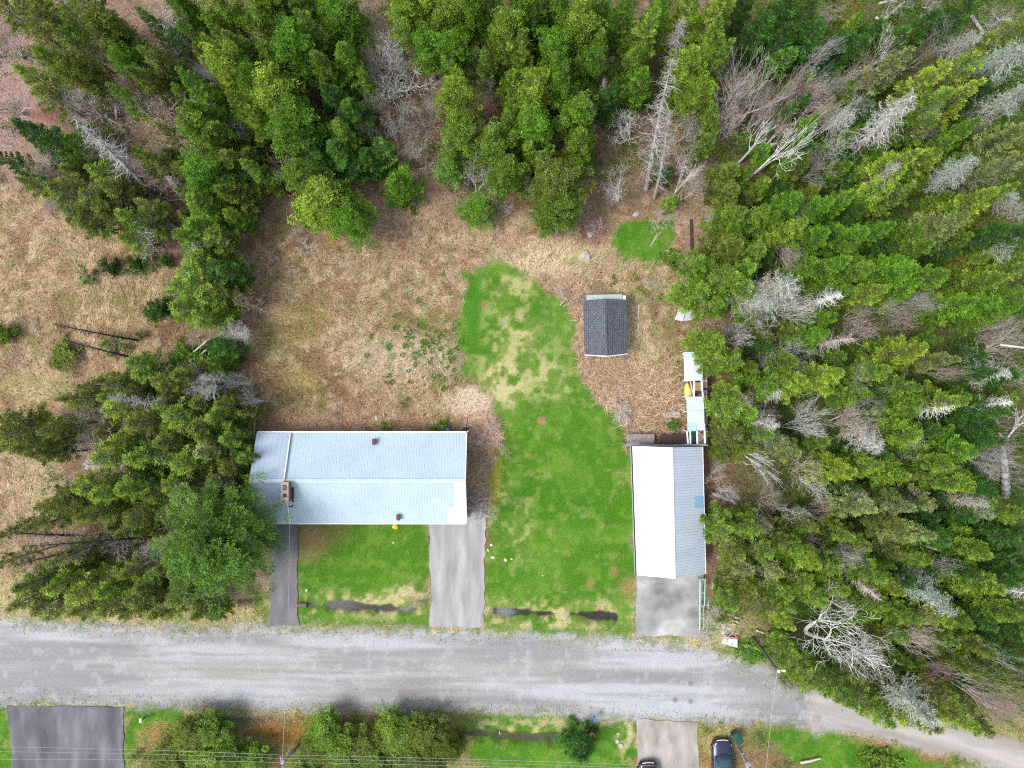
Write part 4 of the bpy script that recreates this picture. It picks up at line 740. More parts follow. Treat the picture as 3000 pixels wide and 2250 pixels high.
cap.slab([(xL, yM-.17, RZ+up), (xS+.05, yM-.17, RZ+up), (xS+.05, yM, RZ+up+.07), (xL, yM, RZ+up+.07)], .03).slab([(xL, yM, RZ+up+.07), (xS+.05, yM, RZ+up+.07), (xS+.05, yM+.17, RZ+up), (xL, yM+.17, RZ+up)], .03)
hb(house, cap).build('ridge_cap', metal_mat('ridge_steel', (.42, .52, .575), .5), ro)
# rake trims
tr = MB()
for s, ya in ((1, yT), (-1, yB)):
    for xx, u in ((xE+.03, 0), (xS+.06, up)): tr.slab([(xx-.04, ya, EZ+u+.045), (xx+.04, ya, EZ+u+.045), (xx+.04, yM, RZ+u+.045), (xx-.04, yM, RZ+u+.045)], .16)
hb(house, tr).build('rake_trim', WHITE, house)
gt = MB().box(((xL+xE)/2, yT+.07, EZ-.03), (xE-xL, .11, .10)); hb(house, gt).build('gutter', WHITE, house)
gt = MB().box(((xL+xE)/2, yB-.06, EZ-.03), (xE-xL, .10, .10)); hb(house, gt).build('gutter', WHITE, house)
gb = MB().box(((xL+xE)/2, yT+.15, EZ-.04), (xE-xL, .035, .05)); hb(house, gb).build('gutter_edge', DARK, house)
dsx = MB().tube([(xE+.1, yT+.08, EZ-.05), (xE+.1, yT+.08, .1)], .05, 8); hb(house, dsx).build('downspout', WHITE, house)
# chimney
cz = 5.25; cx, cy = W(834, 1443, cz); cw, cl = .52, 1.62
ch = MB().box((cx, cy, (cz+2.8)/2-.08), (cw, cl, cz-2.8)); cho = hb(house, ch).build('chimney', BRICK, house)
cp = MB()
for bx, by, sx2, sy2 in ((0, -.62, .62, .46), (0, .74, .62, .22), (0, .055, .62, .30), (-.235, -.25, .15, .31), (.235, -.25, .15, .31), (-.235, .42, .15, .42), (.235, .42, .15, .42)): cp.box((cx+bx, cy+by, cz-.04), (sx2, sy2, .10))
hb(house, cp).build('chimney_cap', CONC, cho)
fl = MB().tube([(cx, cy+.42, cz-.12), (cx, cy+.42, cz+.12)], .13, 12); hb(house, fl).build('flue', mat('clay_flue', (.24, .12, .08), .8), cho)
fl = MB().tube([(cx, cy-.25, cz-.12), (cx, cy-.25, cz+.06)], .11, 12); hb(house, fl).build('flue', DARK, cho)
fs = MB().box((cx+.36, cy+.02, 4.22), (.14, cl+.35, .05), 0, 0, R(0)); hb(house, fs).build('dark_strip', DARK, cho)  # flat dark strip beside the east face of the chimney
for (vx, vy, hz) in ((1096, 1294, 3.05), (1167, 1516, 3.0)):
    x, y = W(vx, vy, hz+.3); v = MB().box((x, y, hz+.12), (.26, .44, .42)); v.box((x, y, hz+.36), (.32, .5, .05)); hb(house, v).build('roof_vent', MAROON, house, .01)
# service mast where the cable lands
mx, my = W(853, 1483, 4.1); ms = MB().tube([(mx, my, 3.2), (mx, my, 4.6)], .035, 8).box((mx-.12, my+.02, 4.45), (.34, .05, .05), .5).box((mx+.12, my, 4.3), (.12, .12, .14)); hb(house, ms).build('service_mast', DARK, house)
for wx, ww in ((-22.2+2.5, 1.2), (-16.5, 1.8), (-13.6, 1.2), (-6.4, 1.0)): window(house, rel((wx, yB+.45, 1.55), house), ww, 1.1, 'x', -1)
for wx, ww in ((-17.5, 1.2), (-14, 1.0), (-10, 1.4), (-6.5, 1.2)): window(house, rel((wx, yT-.45, 1.6), house), ww, 1.0, 'x', 1)
door(house, rel((-18.0, yB+.45, 1.1), house), .95, 2.05, 'x', -1, WHITE)
# garage door of the house above the wide driveway
gd = MB().box(((W(1340, 0, 0)[0]), yB+.42, 1.1), (2.6, .05, 2.1))
for i in range(4): gd.box(((W(1340, 0, 0)[0]), yB+.385, .35+.52*i), (2.6, .03, .44))
hb(house, gd).build('garage_door', WHITE, house)
# --- the garage ---
G = [V(1853, 1307, 2.6), V(2057, 1309, 2.6), V(2066, 1681, 2.6), V(1866, 1685, 2.6)]; G3T = V(1967, 1311, 3.9); G3B = V(1975, 1695, 3.9)
gar = empty('garage', ((G[0]+G[2])/2).to_tuple()[:2]+(0,)); tag(gar, 'metal roofed garage, slopes painted sunlit and shaded, at the head of the concrete apron', 'garage')
def inset(Q, d):
    c = sum(Q, Vector())/len(Q); out = []
    for q in Q: out.append(Vector((q.x-math.copysign(d, q.x-c.x), q.y-math.copysign(d, q.y-c.y), q.z)))
    return out
gi = inset(G, .35); w = MB().prism([(q.x, q.y) for q in gi], -.2, 2.62)
for (a, b, rt) in ((gi[0], gi[1], G3T), (gi[3], gi[2], G3B)):
    rx = rt.x; y0 = a.y; dy = -.1 if a.y > -10 else .1
    w.add([(a.x, y0, 2.62), (b.x, b.y, 2.62), (rx, y0, 3.8), (a.x, y0+dy, 2.62), (b.x, b.y+dy, 2.62), (rx, y0+dy, 3.8)], [(0, 2, 1), (3, 4, 5), (0, 3, 5, 2), (1, 2, 5, 4), (0, 1, 4, 3)])
hb(gar, w).build('wall', SIDING, gar)
rw = hb(gar, MB().add(*ribbed(G[0], G[3], G3T, G3B, .24, .02, .2))).build('roof', GSUNLIT, gar); rw['label'] = 'western roof slope, sun glare painted white'
rg = hb(gar, MB().add(*ribbed(G[1], G[2], G3T, G3B, .235, .03, .3))).build('roof', GSHADED, gar); rg['label'] = 'eastern roof slope, shade painted blue grey, with rust streaks'
pv = [V(2033, 1456, 3.0), V(2058, 1456, 2.7), V(2058, 1487, 2.7), V(2033, 1487, 3.0)]
def on_east(px, py):
    x, y = W(px, py, 3.0); f = (x-13.35)/(16.25-13.35); z = 3.9-1.3*f; x, y = W(px, py, z); return Vector((x, y, z+.055))
hb(gar, MB().slab([on_east(2034, 1456), on_east(2059, 1456), on_east(2059, 1488), on_east(2034, 1488)], .05)).build('skylight_panel', mat('translucent_blue_panel', (.20, .36, .48), .35, 0, .1, 6), rg)
hb(gar, MB().slab([(G3T.x-.12, G3T.y, 3.93), (G3T.x+.12, G3T.y, 3.93), (G3B.x+.12, G3B.y, 3.93), (G3B.x-.12, G3B.y, 3.93)], .04)).build('ridge_cap', metal_mat('garage_ridge', (.70, .73, .76)), rw)
hb(gar, MB().tube([G[0]+Vector((-.07, 0, -.05)), G[3]+Vector((-.07, 0, -.05))], .06, 6)).build('gutter', DARK, gar)
hb(gar, MB().slab([(G[0].x-.16, G[0].y, 2.5), (G[0].x-.1, G[0].y, 2.5), (G[3].x-.1, G[3].y, 2.5), (G[3].x-.16, G[3].y, 2.5)], .12)).build('gutter_edge', GREENT, gar)
hb(gar, MB().slab([(G[1].x+.02, G[1].y, 2.6), (G[1].x+.08, G[1].y, 2.6), (G[2].x+.08, G[2].y, 2.6), (G[2].x+.02, G[2].y, 2.6)], .16)).build('fascia', WHITE, gar)
g4 = MB()
for i in range(4): g4.box((13.6, gi[3].y-.05, .32+.56*i), (3.4, .06, .5))
hb(gar, g4).build('garage_door', WHITE, gar)
window(gar, rel((gi[0].x+.1, -9, 1.6), gar), 1.0, .9, 'y', -1)
# dark board and weathered deck behind the garage
x0, y0 = W(1836, 1272, .9); x1, y1 = W(1917, 1300, .9); dk = MB(); n = 9
for i in range(n): dk.box((x0+(x1-x0)*(i+.5)/n, (y0+y1)/2, .85), ((x1-x0)/n-.012, y0-y1, .05))
for a in (x0+.1, x1-.1):
    for b in (y0-.1, y1+.1): dk.box((a, b, .4), (.09, .09, .85))
tag(dk.build('wooden_deck', WOODG), 'grey weathered plank deck behind the north end of the garage', 'deck')
pts = [W(1836+i*29, 1303+3*math.sin(math.pi*i/8), 2.2) for i in range(9)]; hw = MB()
for i in range(8): hw.slab([(pts[i][0], pts[i][1]-.09, 2.25), (pts[i+1][0], pts[i+1][1]-.09, 2.25), (pts[i+1][0], pts[i+1][1]+.10, 2.3), (pts[i][0], pts[i][1]+.10, 2.3)], .06)
for i in (0, 4, 8): hw.box((pts[i][0], pts[i][1], 1.1), (.1, .1, 2.2))
tag(hw.build('awning_beam', mat('grey_steel', (.20, .22, .27), .5)), 'narrow dark grey sagging roof strip along the back edge of the garage', 'awning')
tag(MB().box(V(1990, 1287, .6), (3.4, .9, .05), .0, R(4)).box(V(1990, 1292, .3), (3.2, .1, .6)).build('dark_board', mat('dark_rotten_wood', (.06, .04, .03), .9, 0, .3, 6)), 'dark rotten board lying flat between the deck and the wood shelter', 'board')
# --- shingled shed ---
S_ = [V(1708, 881, 2.1), V(1835, 878, 2.1), V(1839, 1035, 2.1), V(1713, 1038, 2.1)]; ST_ = V(1772, 875, 3.0); SB_ = V(1777, 1042, 3.0)
shd = empty('shed', V(1775, 958, 2.1, 0)); tag(shd, 'small shed with a dark grey shingled gable roof beside the lawn', 'shed')
def shingle():
    m = bpy.data.materials.new('dark_shingles'); m.use_nodes = True; nt = m.node_tree; p = nt.nodes['Principled BSDF']; p.inputs['Roughness'].default_value = .95; p.inputs['Specular IOR Level'].default_value = .15
    tc = nt.nodes.new('ShaderNodeTexCoord'); mp = nt.nodes.new('ShaderNodeMapping'); mp.inputs['Rotation'].default_value = (0, 0, R(90)); nt.links.new(tc.outputs['Object'], mp.inputs['Vector'])
    b = nt.nodes.new('ShaderNodeTexBrick'); b.inputs['Scale'].default_value = 1; b.inputs['Brick Width'].default_value = .3; b.inputs['Row Height'].default_value = .165; b.inputs['Mortar Size'].default_value = .012
    b.inputs['Color1'].default_value = (.085, .094, .112, 1); b.inputs['Color2'].default_value = (.118, .130, .152, 1); b.inputs['Mortar'].default_value = (.025, .028, .04, 1); nt.links.new(mp.outputs['Vector'], b.inputs['Vector'])
    n = nt.nodes.new('ShaderNodeTexNoise'); n.inputs['Scale'].default_value = 7; n.inputs['Detail'].default_value = 6; nt.links.new(tc.outputs['Object'], n.inputs['Vector'])
    mr = nt.nodes.new('ShaderNodeMapRange'); mr.inputs['From Min'].default_value = .3; mr.inputs['From Max'].default_value = .7; mr.inputs['To Min'].default_value = .75; mr.inputs['To Max'].default_value = 1.35; nt.links.new(n.outputs['Fac'], mr.inputs['Value'])
    vm = nt.nodes.new('ShaderNodeVectorMath'); vm.operation = 'SCALE'; nt.links.new(b.outputs['Color'], vm.inputs[0]); nt.links.new(mr.outputs['Result'], vm.inputs['Scale']); nt.links.new(vm.outputs['Vector'], p.inputs['Base Color'])
    bp = nt.nodes.new('ShaderNodeBump'); bp.inputs['Strength'].default_value = .6; bp.inputs['Distance'].default_value = .03; nt.links.new(b.outputs['Fac'], bp.inputs['Height']); bp.invert = True; nt.links.new(bp.outputs['Normal'], p.inputs['Normal']); return m
SHG = shingle(); rf = MB()
for E0, E1 in ((S_[0], S_[3]), (S_[1], S_[2])):
    nrow = 11
    for i in range(nrow):
        a, b = i/nrow, (i+1)/nrow; lip = Vector((0, 0, .022))
        rf.slab([E0.lerp(ST_, a)+lip, E1.lerp(SB_, a)+lip, E1.lerp(SB_, b)+Vector((0, 0, .002)), E0.lerp(ST_, b)+Vector((0, 0, .002))], .05)
rfo = hb(shd, rf).build('roof', SHG, shd)
hb(shd, MB().slab([ST_+Vector((-.14, 0, .0)), SB_+Vector((-.14, 0, .0)), SB_+Vector((0, 0, .05)), ST_+Vector((0, 0, .05))], .02).slab([ST_+Vector((0, 0, .05)), SB_+Vector((0, 0, .05)), SB_+Vector((.14, 0, .0)), ST_+Vector((.14, 0, .0))], .02)).build('ridge_cap', SHG, rfo)
si = inset(S_, .22); w = MB().prism([(q.x, q.y) for q in si], -.1, 2.12)
for a, b, rt, dy in ((si[0], si[1], ST_, -.08), (si[3], si[2], SB_, .08)): w.add([(a.x, a.y, 2.12), (b.x, b.y, 2.12), (rt.x, a.y, 2.93), (a.x, a.y+dy, 2.12), (b.x, b.y+dy, 2.12), (rt.x, a.y+dy, 2.93)], [(0, 2, 1), (3, 4, 5), (0, 3, 5, 2), (1, 2, 5, 4), (0, 1, 4, 3)])
hb(shd, w).build('wall', SIDING, shd)
hb(shd, MB().slab([S_[3]+Vector((0, -.02, .04)), SB_+Vector((0, -.02, .04)), SB_+Vector((0, -.09, .04)), S_[3]+Vector((0, -.09, .04))], .14).slab([SB_+Vector((0, -.02, .04)), S_[2]+Vector((0, -.02, .04)), S_[2]+Vector((0, -.09, .04)), SB_+Vector((0, -.09, .04))], .14)).build('fascia', WHITE, shd)
door(shd, rel((SB_.x, si[3].y, 1.0), shd), 1.4, 1.9, 'x', -1, WOODG)
for px in (1730, 1825):
    x, y = W(px, 1052, .6); hb(shd, MB().box((x, y, .6), (.1, .1, 1.3))).build('post', WOODG, shd)
lt = MB().add(*ribbed(V(1718, 864, 1.5), V(1822, 862, 1.5), V(1718, 884, 1.95), V(1822, 882, 1.95), .2, .015)); lto = hb(shd, lt).build('lean_to_roof', metal_mat('pale_green_steel', (.46, .54, .52)), shd)
hb(shd, MB().slab([V(1824, 865, 1.5), V(1834, 865, 1.5), V(1834, 882, 1.9), V(1824, 882, 1.9)], .03)).build('lean_to_roof', WHITE, shd)
for px in (1720, 1832): hb(shd, MB().box(V(px, 866, .75), (.08, .08, 1.4))).build('post', WOODG, shd)
# --- long wood shelter against the trees ---
shl = empty('wood_shelter', V(2035, 1165, 0, 0)); tag(shl, 'long narrow open shelter of posts and pale metal sheets north of the garage', 'shelter')
def sheet(name, p, z0, z1, m, pitch=.22, along='y', par=shl):
    a, b, c, d = p   # NW, NE, SE, SW
    A, B, Cc, D_ = V(*a, z0), V(*b, z1), V(*c, z1), V(*d, z0)
    return hb(par, MB().add(*ribbed(A, D_, B, Cc, pitch, .02, .25))).build(name, m, par)
SH1 = metal_mat('pale_sheet', (.36, .45, .48), .5, .4, .1); SH2 = metal_mat('white_sheet', (.56, .59, .61), .5, .4, .06); SH3 = metal_mat('faded_turquoise_sheet', (.26, .43, .45), .5, .4, .1); YEL = mat('yellow_hull', (.62, .58, .16), .4, 0, .08, 3)
sheet('roof_sheet', ((2002,1031),(2060,1031),(2060,1048),(2002,1048)), 1.9, 2.3, SH1)
sheet('roof_sheet', ((2003,1048),(2032,1048),(2033,1116),(2005,1116)), 1.93, 2.13, SH2)
sheet('roof_sheet', ((2032,1048),(2060,1048),(2058,1115),(2033,1115)), 2.10, 2.3, SH1)
sheet('roof_sheet', ((2011,1162),(2062,1162),(2063,1204),(2012,1204)), 1.9, 2.3, SH1)
sheet('roof_sheet', ((2012,1202),(2063,1202),(2064,1243),(2014,1243)), 1.93, 2.33, SH1)
sheet('roof_sheet', ((2013,1238),(2041,1238),(2041,1263),(2014,1263)), 1.97, 2.17, SH3)
sheet('roof_sheet', ((2041,1240),(2066,1240),(2066,1261),(2041,1261)), 2.12, 2.3, metal_mat('blue_grey_sheet', (.36, .42, .48)))
fr = MB()
for py in (1034, 1116, 1162, 1205, 1262, 1302):
    for px in (2007, 2062):
        x, y = W(px+(3 if py > 1200 else 0), py, 1.0); fr.box((x, y, .9), (.09, .09, 1.8))
def rail(a, b, z, wd=.10, t=.09):
    A, B = V(*a, z), V(*b, z); c = (A+B)/2; d = B-A; fr.box(c, (d.length, wd, t), math.atan2(d.y, d.x))
rail((2033,1116),(2033,1162), 2.12, .12); rail((2055,1114),(2059,1162), 2.15, .12); rail((2058,1114),(2058,1162), 2.0)
rail((2022,1262),(2023,1304), 2.08, .12); rail((2042,1262),(2043,1304), 2.08, .14); rail((2064,1262),(2065,1304), 2.1, .14); rail((2012,1262),(2016,1304), 2.0, .12)
hb(shl, fr).build('frame', WHITE, shl)
bk = MB()
for i in range(5): 
    a, b = V(2063, 1034+i*54, 1.1), V(2066, 1082+i*54, 1.1); c = (a+b)/2; bk.box(c, (.04, abs(b.y-a.y), 1.5))
hb(shl, bk).build('back_wall', WOODG, shl)
# things kept inside it
cn = MB(); L_ = []; n = 16
A_, B_ = V(2013, 1120, 1.2), V(2020, 1186, 1.2)
for i in range(n+1):
    t = i/n; wv = .36*math.sin(math.pi*min(max(t, .02), .98))**.6; c = A_.lerp(B_, t); L_.append([(c.x+wv*math.cos(a), c.y, 1.15+.36*math.sin(a)*math.sin(math.pi*min(max(t, .02), .98))**.5) for a in [math.pi*k/8 for k in range(9)]])
vs = [p for r_ in L_ for p in r_]; fs = [(i*9+j, i*9+j+1, (i+1)*9+j+1, (i+1)*9+j) for i in range(n) for j in range(8)]
cn.add(vs, fs); co = cn.build('canoe', YEL, None, 0, True); tag(co, 'upturned pale yellow canoe in the open bay of the wood shelter', 'canoe')
sm = co.modifiers.new('solid', 'SOLIDIFY'); sm.thickness = .02
fol = MB().slab([V(2021,1118,1.55), V(2024,1118,1.55), V(2033,1158,1.55), V(2030,1160,1.55)], .05); tag(fol.build('plank', mat('bleached_wood', (.60, .55, .50), .8, 0, .1, 8)), 'bleached plank leaning diagonally beside the yellow canoe', 'plank')
bxs = MB(); c = V(2046, 1132, 1.2); bxs.box((c.x, c.y, .6), (.55, .7, 1.1)).box((c.x, c.y, 1.17), (.6, .75, .05)); tag(bxs.build('crate', WOODT, None, .01), 'tan wooden crate in the open bay of the wood shelter', 'crate')
bar = MB(); c = V(2045, 1147, .9); bar.tube([(c.x, c.y, 0), (c.x, c.y, .3), (c.x, c.y, .85), (c.x, c.y, .9)], [.26, .29, .28, .25], 16); tag(bar.build('drum', mat('dark_drum', (.08, .075, .08), .6), None, .01), 'dark steel drum standing in front of the tan crate under the shelter', 'drum')
for i, (px, py, rz) in enumerate([(2045,1157,.2),(2050,1158,-.1),(2039,1124,.9)]):
    c = V(px, py, .8); o = MB().box((c.x, c.y, .8+.06*i), (.07, .75, .05), rz).build('wood_offcut', mat('pale_offcut', (.55, .48, .40), .8)); tag(o, ['pale offcut just below the dark drum in the shelter', 'pale offcut at the right post below the dark drum', 'pale offcut left of the tan crate in the shelter'][i], 'board', 'offcuts in the open bay of the shelter')
rnd = random.Random(5)
tb = MB(); c = V(2032, 1276, .9)
for i in range(9): tb.tube([(c.x+rnd.uniform(-.3, .3), c.y+rnd.uniform(-.45, .45), .3+.06*i), (c.x+rnd.uniform(-.35, .35), c.y+rnd.uniform(-.5, .5), .4+.07*i)], .07, 7)
tb.box((c.x, c.y, .35), (.75, 1.1, .6), .05); tag(tb.build('tarp_bundle', mat('dark_green_tarp', (.03, .13, .085), .6, 0, .3, 8)), 'dark green bundle stowed in the south bay of the wood shelter', 'bundle')
LOGM = mat('split_firewood', (.50, .40, .33), .9, 0, .3, 6, .3, 15)
lb = MB().tube([(-.22, 0, 0), (.22, 0, 0)], .075, 7); lme = lb.build('firewood_log', LOGM, None, .01); first = True
for i in range(22):
    px, py = 2047+rnd.uniform(0, 14), 1267+i*1.55; x, y = W(px, py, .9); o = lme if first else lme.copy(); first or COL.objects.link(o); first = False
    o.location = (x, y, .55+.35*rnd.random()); o.rotation_euler = (rnd.uniform(-.3, .3), rnd.uniform(-.3, .3), rnd.uniform(-.9, .9)); tag(o, 'split firewood log in the pile at the south end of the wood shelter', 'log', 'firewood logs piled in the shelter')
sw = MB().box(tuple(V(2054, 1284, .2))[:2]+(.25,), (.8, 1.15, .5)); tag(sw.build('log_rack', WOODG), 'low grey wooden rack under the split firewood', 'rack')
LW0 = mat('pale_branch', (.58, .52, .47), .8, 0, .15, 5)
def log(a, b, r_, m, lab, z=.25, z2=None):
    A, B = V(*a, z), V(*b, z if z2 is None else z2); mid = A.lerp(B, .5)+Vector((0, 0, .05)); tag(MB().tube([A, mid, B], [r_, r_*.9, r_*.7], 8).build('fallen_log', m), lab, 'log')
# loose boards and sheets
def board(name, pts, z, t, m, lab, cat='board', tiltz=0):
    P = [V(*p, z) for p in pts]; 
    for i, p in enumerate(P): p.z = z+(tiltz if i < 2 else 0)
    tag(MB().slab(P, t).build(name, m), lab, cat)
PALEB = mat('pale_panel', (.50, .52, .54), .6, 0, .05, 4)
board('loose_panel', [(1988,905),(2009,903),(2001,942),(1976,936)], .5, .05, PALEB, 'bright white panel lying at the edge of the trees east of the shed', 'panel', .15)
board('loose_panel', [(2011,905),(2032,908),(2039,936),(2003,941)], .45, .05, mat('pale_grey_panel', (.46, .46, .50), .6, 0, .12, 5), 'pale grey panel beside the bright white one east of the shed', 'panel', .1)
board('sloped_sheet', [(2100,1155),(2116,1160),(2108,1188),(2088,1184)], .7, .04, mat('lead_grey', (.38, .40, .44), .6), 'tilted grey sheet in the trees east of the wood shelter', 'panel', .35)
sg = MB(); sgc = [V(2112,1884,.5), V(2120,1867,.5), V(2161,1869,.5), V(2160,1898,.5)]; 
sgo = empty('white_board', sgc[0].lerp(sgc[2], .5)); tag(sgo, 'white board with a red top edge lying near the road beside the brush', 'board')
hb(sgo, MB().slab(sgc, .05)).build('panel', PALEB, sgo); 
hb(sgo, MB().slab([V(2122,1866,.56), V(2161,1868,.56), V(2161,1873,.56), V(2122,1871,.56)], .03)).build('red_edge', mat('red_strip', (.55, .10, .12), .6), sgo)
board('blue_lid', [(2122,1585),(2142,1589),(2141,1596),(2120,1592)], .4, .05, mat('pale_blue_board', (.40, .46, .50), .6), 'narrow pale blue board by the trees east of the garage')
board('white_scrap', [(2127,1612),(2144,1615),(2143,1623),(2129,1622)], .4, .06, PALEB, 'small white scrap below the pale blue board east of the garage')
board('brick_board', [(1725,2150),(1735,2145),(1745,2160),(1736,2166)], .25, .12, mat('terracotta', (.45, .23, .15), .8, 0, .15, 5), 'terracotta coloured slab lying by the ditch south of the road', 'slab')
board('white_stick', [(1099,1218),(1103,1218),(1104,1232),(1100,1232)], .1, .05, PALEB, 'small white stake lying in the dry grass behind the house', 'stake')
board('long_plank', [(1740,848),(1798,835),(1799,837),(1741,851)], .1, .05, WOODT, 'long weathered pole lying north of the shingled shed', 'pole')
board('edging_board', [(1870,893),(1874,893),(1872,932),(1869,932)], .12, .1, mat('bleached_edging', (.50, .45, .40), .9, 0, .2, 9), 'bleached edging board in the dry grass east of the shed, north one', 'board')
board('edging_board', [(1868,948),(1873,948),(1871,972),(1867,972)], .12, .1, bpy.data.materials['bleached_edging'], 'shorter bleached edging board in the dry grass east of the shed, south one', 'board')
board('dark_timber', [(2022,642),(2028,642),(2032,760),(2025,760)], .25, .2, bpy.data.materials['dark_rotten_wood'], 'long dark rotten timber lying beside the bright grass patch', 'timber')
board('garden_edge', [(1838,1165),(1841,1165),(1841,1270),(1838,1270)], .2, .2, WOODG, 'grey timber edging running north from the deck corner', 'timber')
board('slate_slab', [(1940,1210),(1990,1206),(1996,1222),(1946,1224)], .10, .1, mat('pale_stone', (.42, .40, .39), .9, 0, .15, 5), 'pale flat stone slab in the dry grass north of the garage', 'slab')
board('step_block', [(1975,1250),(1984,1247),(1990,1262),(1980,1265)], .25, .2, mat('pinkish_block', (.48, .38, .33), .9, 0, .15, 5), 'pinkish concrete block near the south end of the wood shelter', 'block')
log((1905,722),(1925,685), .03, LW0, 'thin pale fallen branch lying across the bright green patch', .1)
log((1907,718),(1945,668), .025, LW0, 'thinner pale fallen branch fanning right across the bright green patch', .1)
log((1950,733),(2020,755), .035, LW0, 'crooked pale branch lying between the green patch and dark timber', .15)
# metal rack beside the apron
rk = empty('metal_rack', V(2058, 1771, 0, 0)); tag(rk, 'long pale green metal frame standing along the east side of the garage apron', 'frame')
def bar_(a, b, z, r_, nm, m=GREENT): hb(rk, MB().tube([V(*a, z), V(*b, z)], r_, 6)).build(nm, m, rk)
bar_((2051,1698),(2050,1846), .9, .075, 'rail'); bar_((2066,1697),(2064,1776), .9, .05, 'rail'); bar_((2062,1776),(2062,1846), .6, .03, 'rail')
for py in (1698, 1737, 1775, 1811): bar_((2050,py),(2066 if py < 1780 else 2062,py), .9, .04, 'crossbar')
for px, py in ((2051,1700),(2065,1700),(2051,1775),(2064,1775),(2050,1843)):
    a = V(px, py, .9); hb(rk, MB().tube([a, (a.x, a.y, 0)], .04, 6)).build('leg', GREENT, rk)
# rocks on the lawn etc.
def rock(px, py, r_, m, lab, seed, group=None):
    q = random.Random(seed); import bmesh
    bm = bmesh.new(); bmesh.ops.create_icosphere(bm, subdivisions=2, radius=1)
    for v in bm.verts: v.co *= 1+q.uniform(-.22, .22); v.co.z *= .6
    me = bpy.data.meshes.new('rock'); bm.to_mesh(me); bm.free(); me.materials.append(m); x, y = W(px, py); o = link(bpy.data.objects.new('rock', me)); o.location = (x, y, ground_z(x, y)+r_*.2); o.scale = (r_, r_*q.uniform(.7, 1), r_*.8); o.rotation_euler[2] = q.uniform(0, 6); tag(o, lab, 'rock', group)
ROCK = mat('pale_rock', (.55, .47, .36), .9, 0, .15, 3, .3, 10); ROCKG = mat('grey_rock', (.34, .33, .33), .9, 0, .2, 3, .3, 10)
for i, (px, py, r_, lab) in enumerate([(1440,1596,.12,'northernmost pale stone beside the wide driveway'),(1430,1612,.14,'pale stone touching the wide driveway edge, second from the north'),(1444,1632,.19,'largest pale stone on the lawn beside the wide driveway'),(1481,1640,.16,'pale stone on the lawn right of the largest one'),(1499,1638,.10,'small pale stone farthest right of those by the driveway'),(1590,1686,.09,'tiny pale stone alone in the middle of the big lawn'),(1153,1589,.10,'pale stone on the front lawn near the house'),(898,1729,.14,'tan stone at the lower left of the front lawn')]):
    rock(px, py, r_, ROCK, lab, i, 'pale stones lying on the lawns')
rock(1402, 1297, .32, ROCKG, 'dark grey rock in the dry bed east of the house', 20); rock(1730, 688, .3, ROCKG, 'dark stump like rock north west of the bright grass patch', 21)
for i, (px, py, r_, lab) in enumerate([(1712,748,.45,'largest whitish rock in the dry grass north of the shed'),(1722,757,.25,'small whitish rock beside the larger one north of the shed'),(1432,652,.35,'greyish white rock right of the small fir below the trees'),(1862,628,.3,'bluish grey rock above the bright grass patch'),(1820,2185,.25,'whitish rock by the verge west of the dirt driveway'),(1808,2172,.2,'smaller whitish rock above the one west of the dirt driveway'),(1812,2150,.16,'upper whitish rock west of the dirt driveway')]): rock(px, py, r_, ROCKG if i == 3 else mat('whitish_rock', (.38, .36, .34), .9), lab, 30+i)
rock(1158, 1541, .27, mat('yellow_flowers', (.65, .55, .03), .8, 0, .3, 12, .8, 30), 'bright yellow flowering clump against the front wall of the house', 50); bpy.data.objects['rock.0%02d' % 0] if False else None
# pots/barrel behind the house, tyre at its corner
c = V(1306, 1262, .9); tag(MB().tube([(c.x, c.y, 0), (c.x, c.y, .45), (c.x, c.y, .9)], [.24, .3, .27], 18).build('barrel', mat('blue_plastic', (.06, .22, .42), .5)), 'blue plastic barrel behind the east end of the house', 'barrel')
c = V(1364, 1262, .8); tag(MB().tube([(c.x, c.y, 0), (c.x, c.y, .7), (c.x, c.y, .78)], [.26, .3, .22], 18).build('rain_barrel', DARK), 'black rain barrel at the north east corner of the house', 'barrel')
tag(MB().tube([V(1366, 1262, .8), V(1371, 1224, 1.6)], .03, 6).build('leaning_rod', DARK), 'thin dark rod leaning out from the black barrel', 'rod')
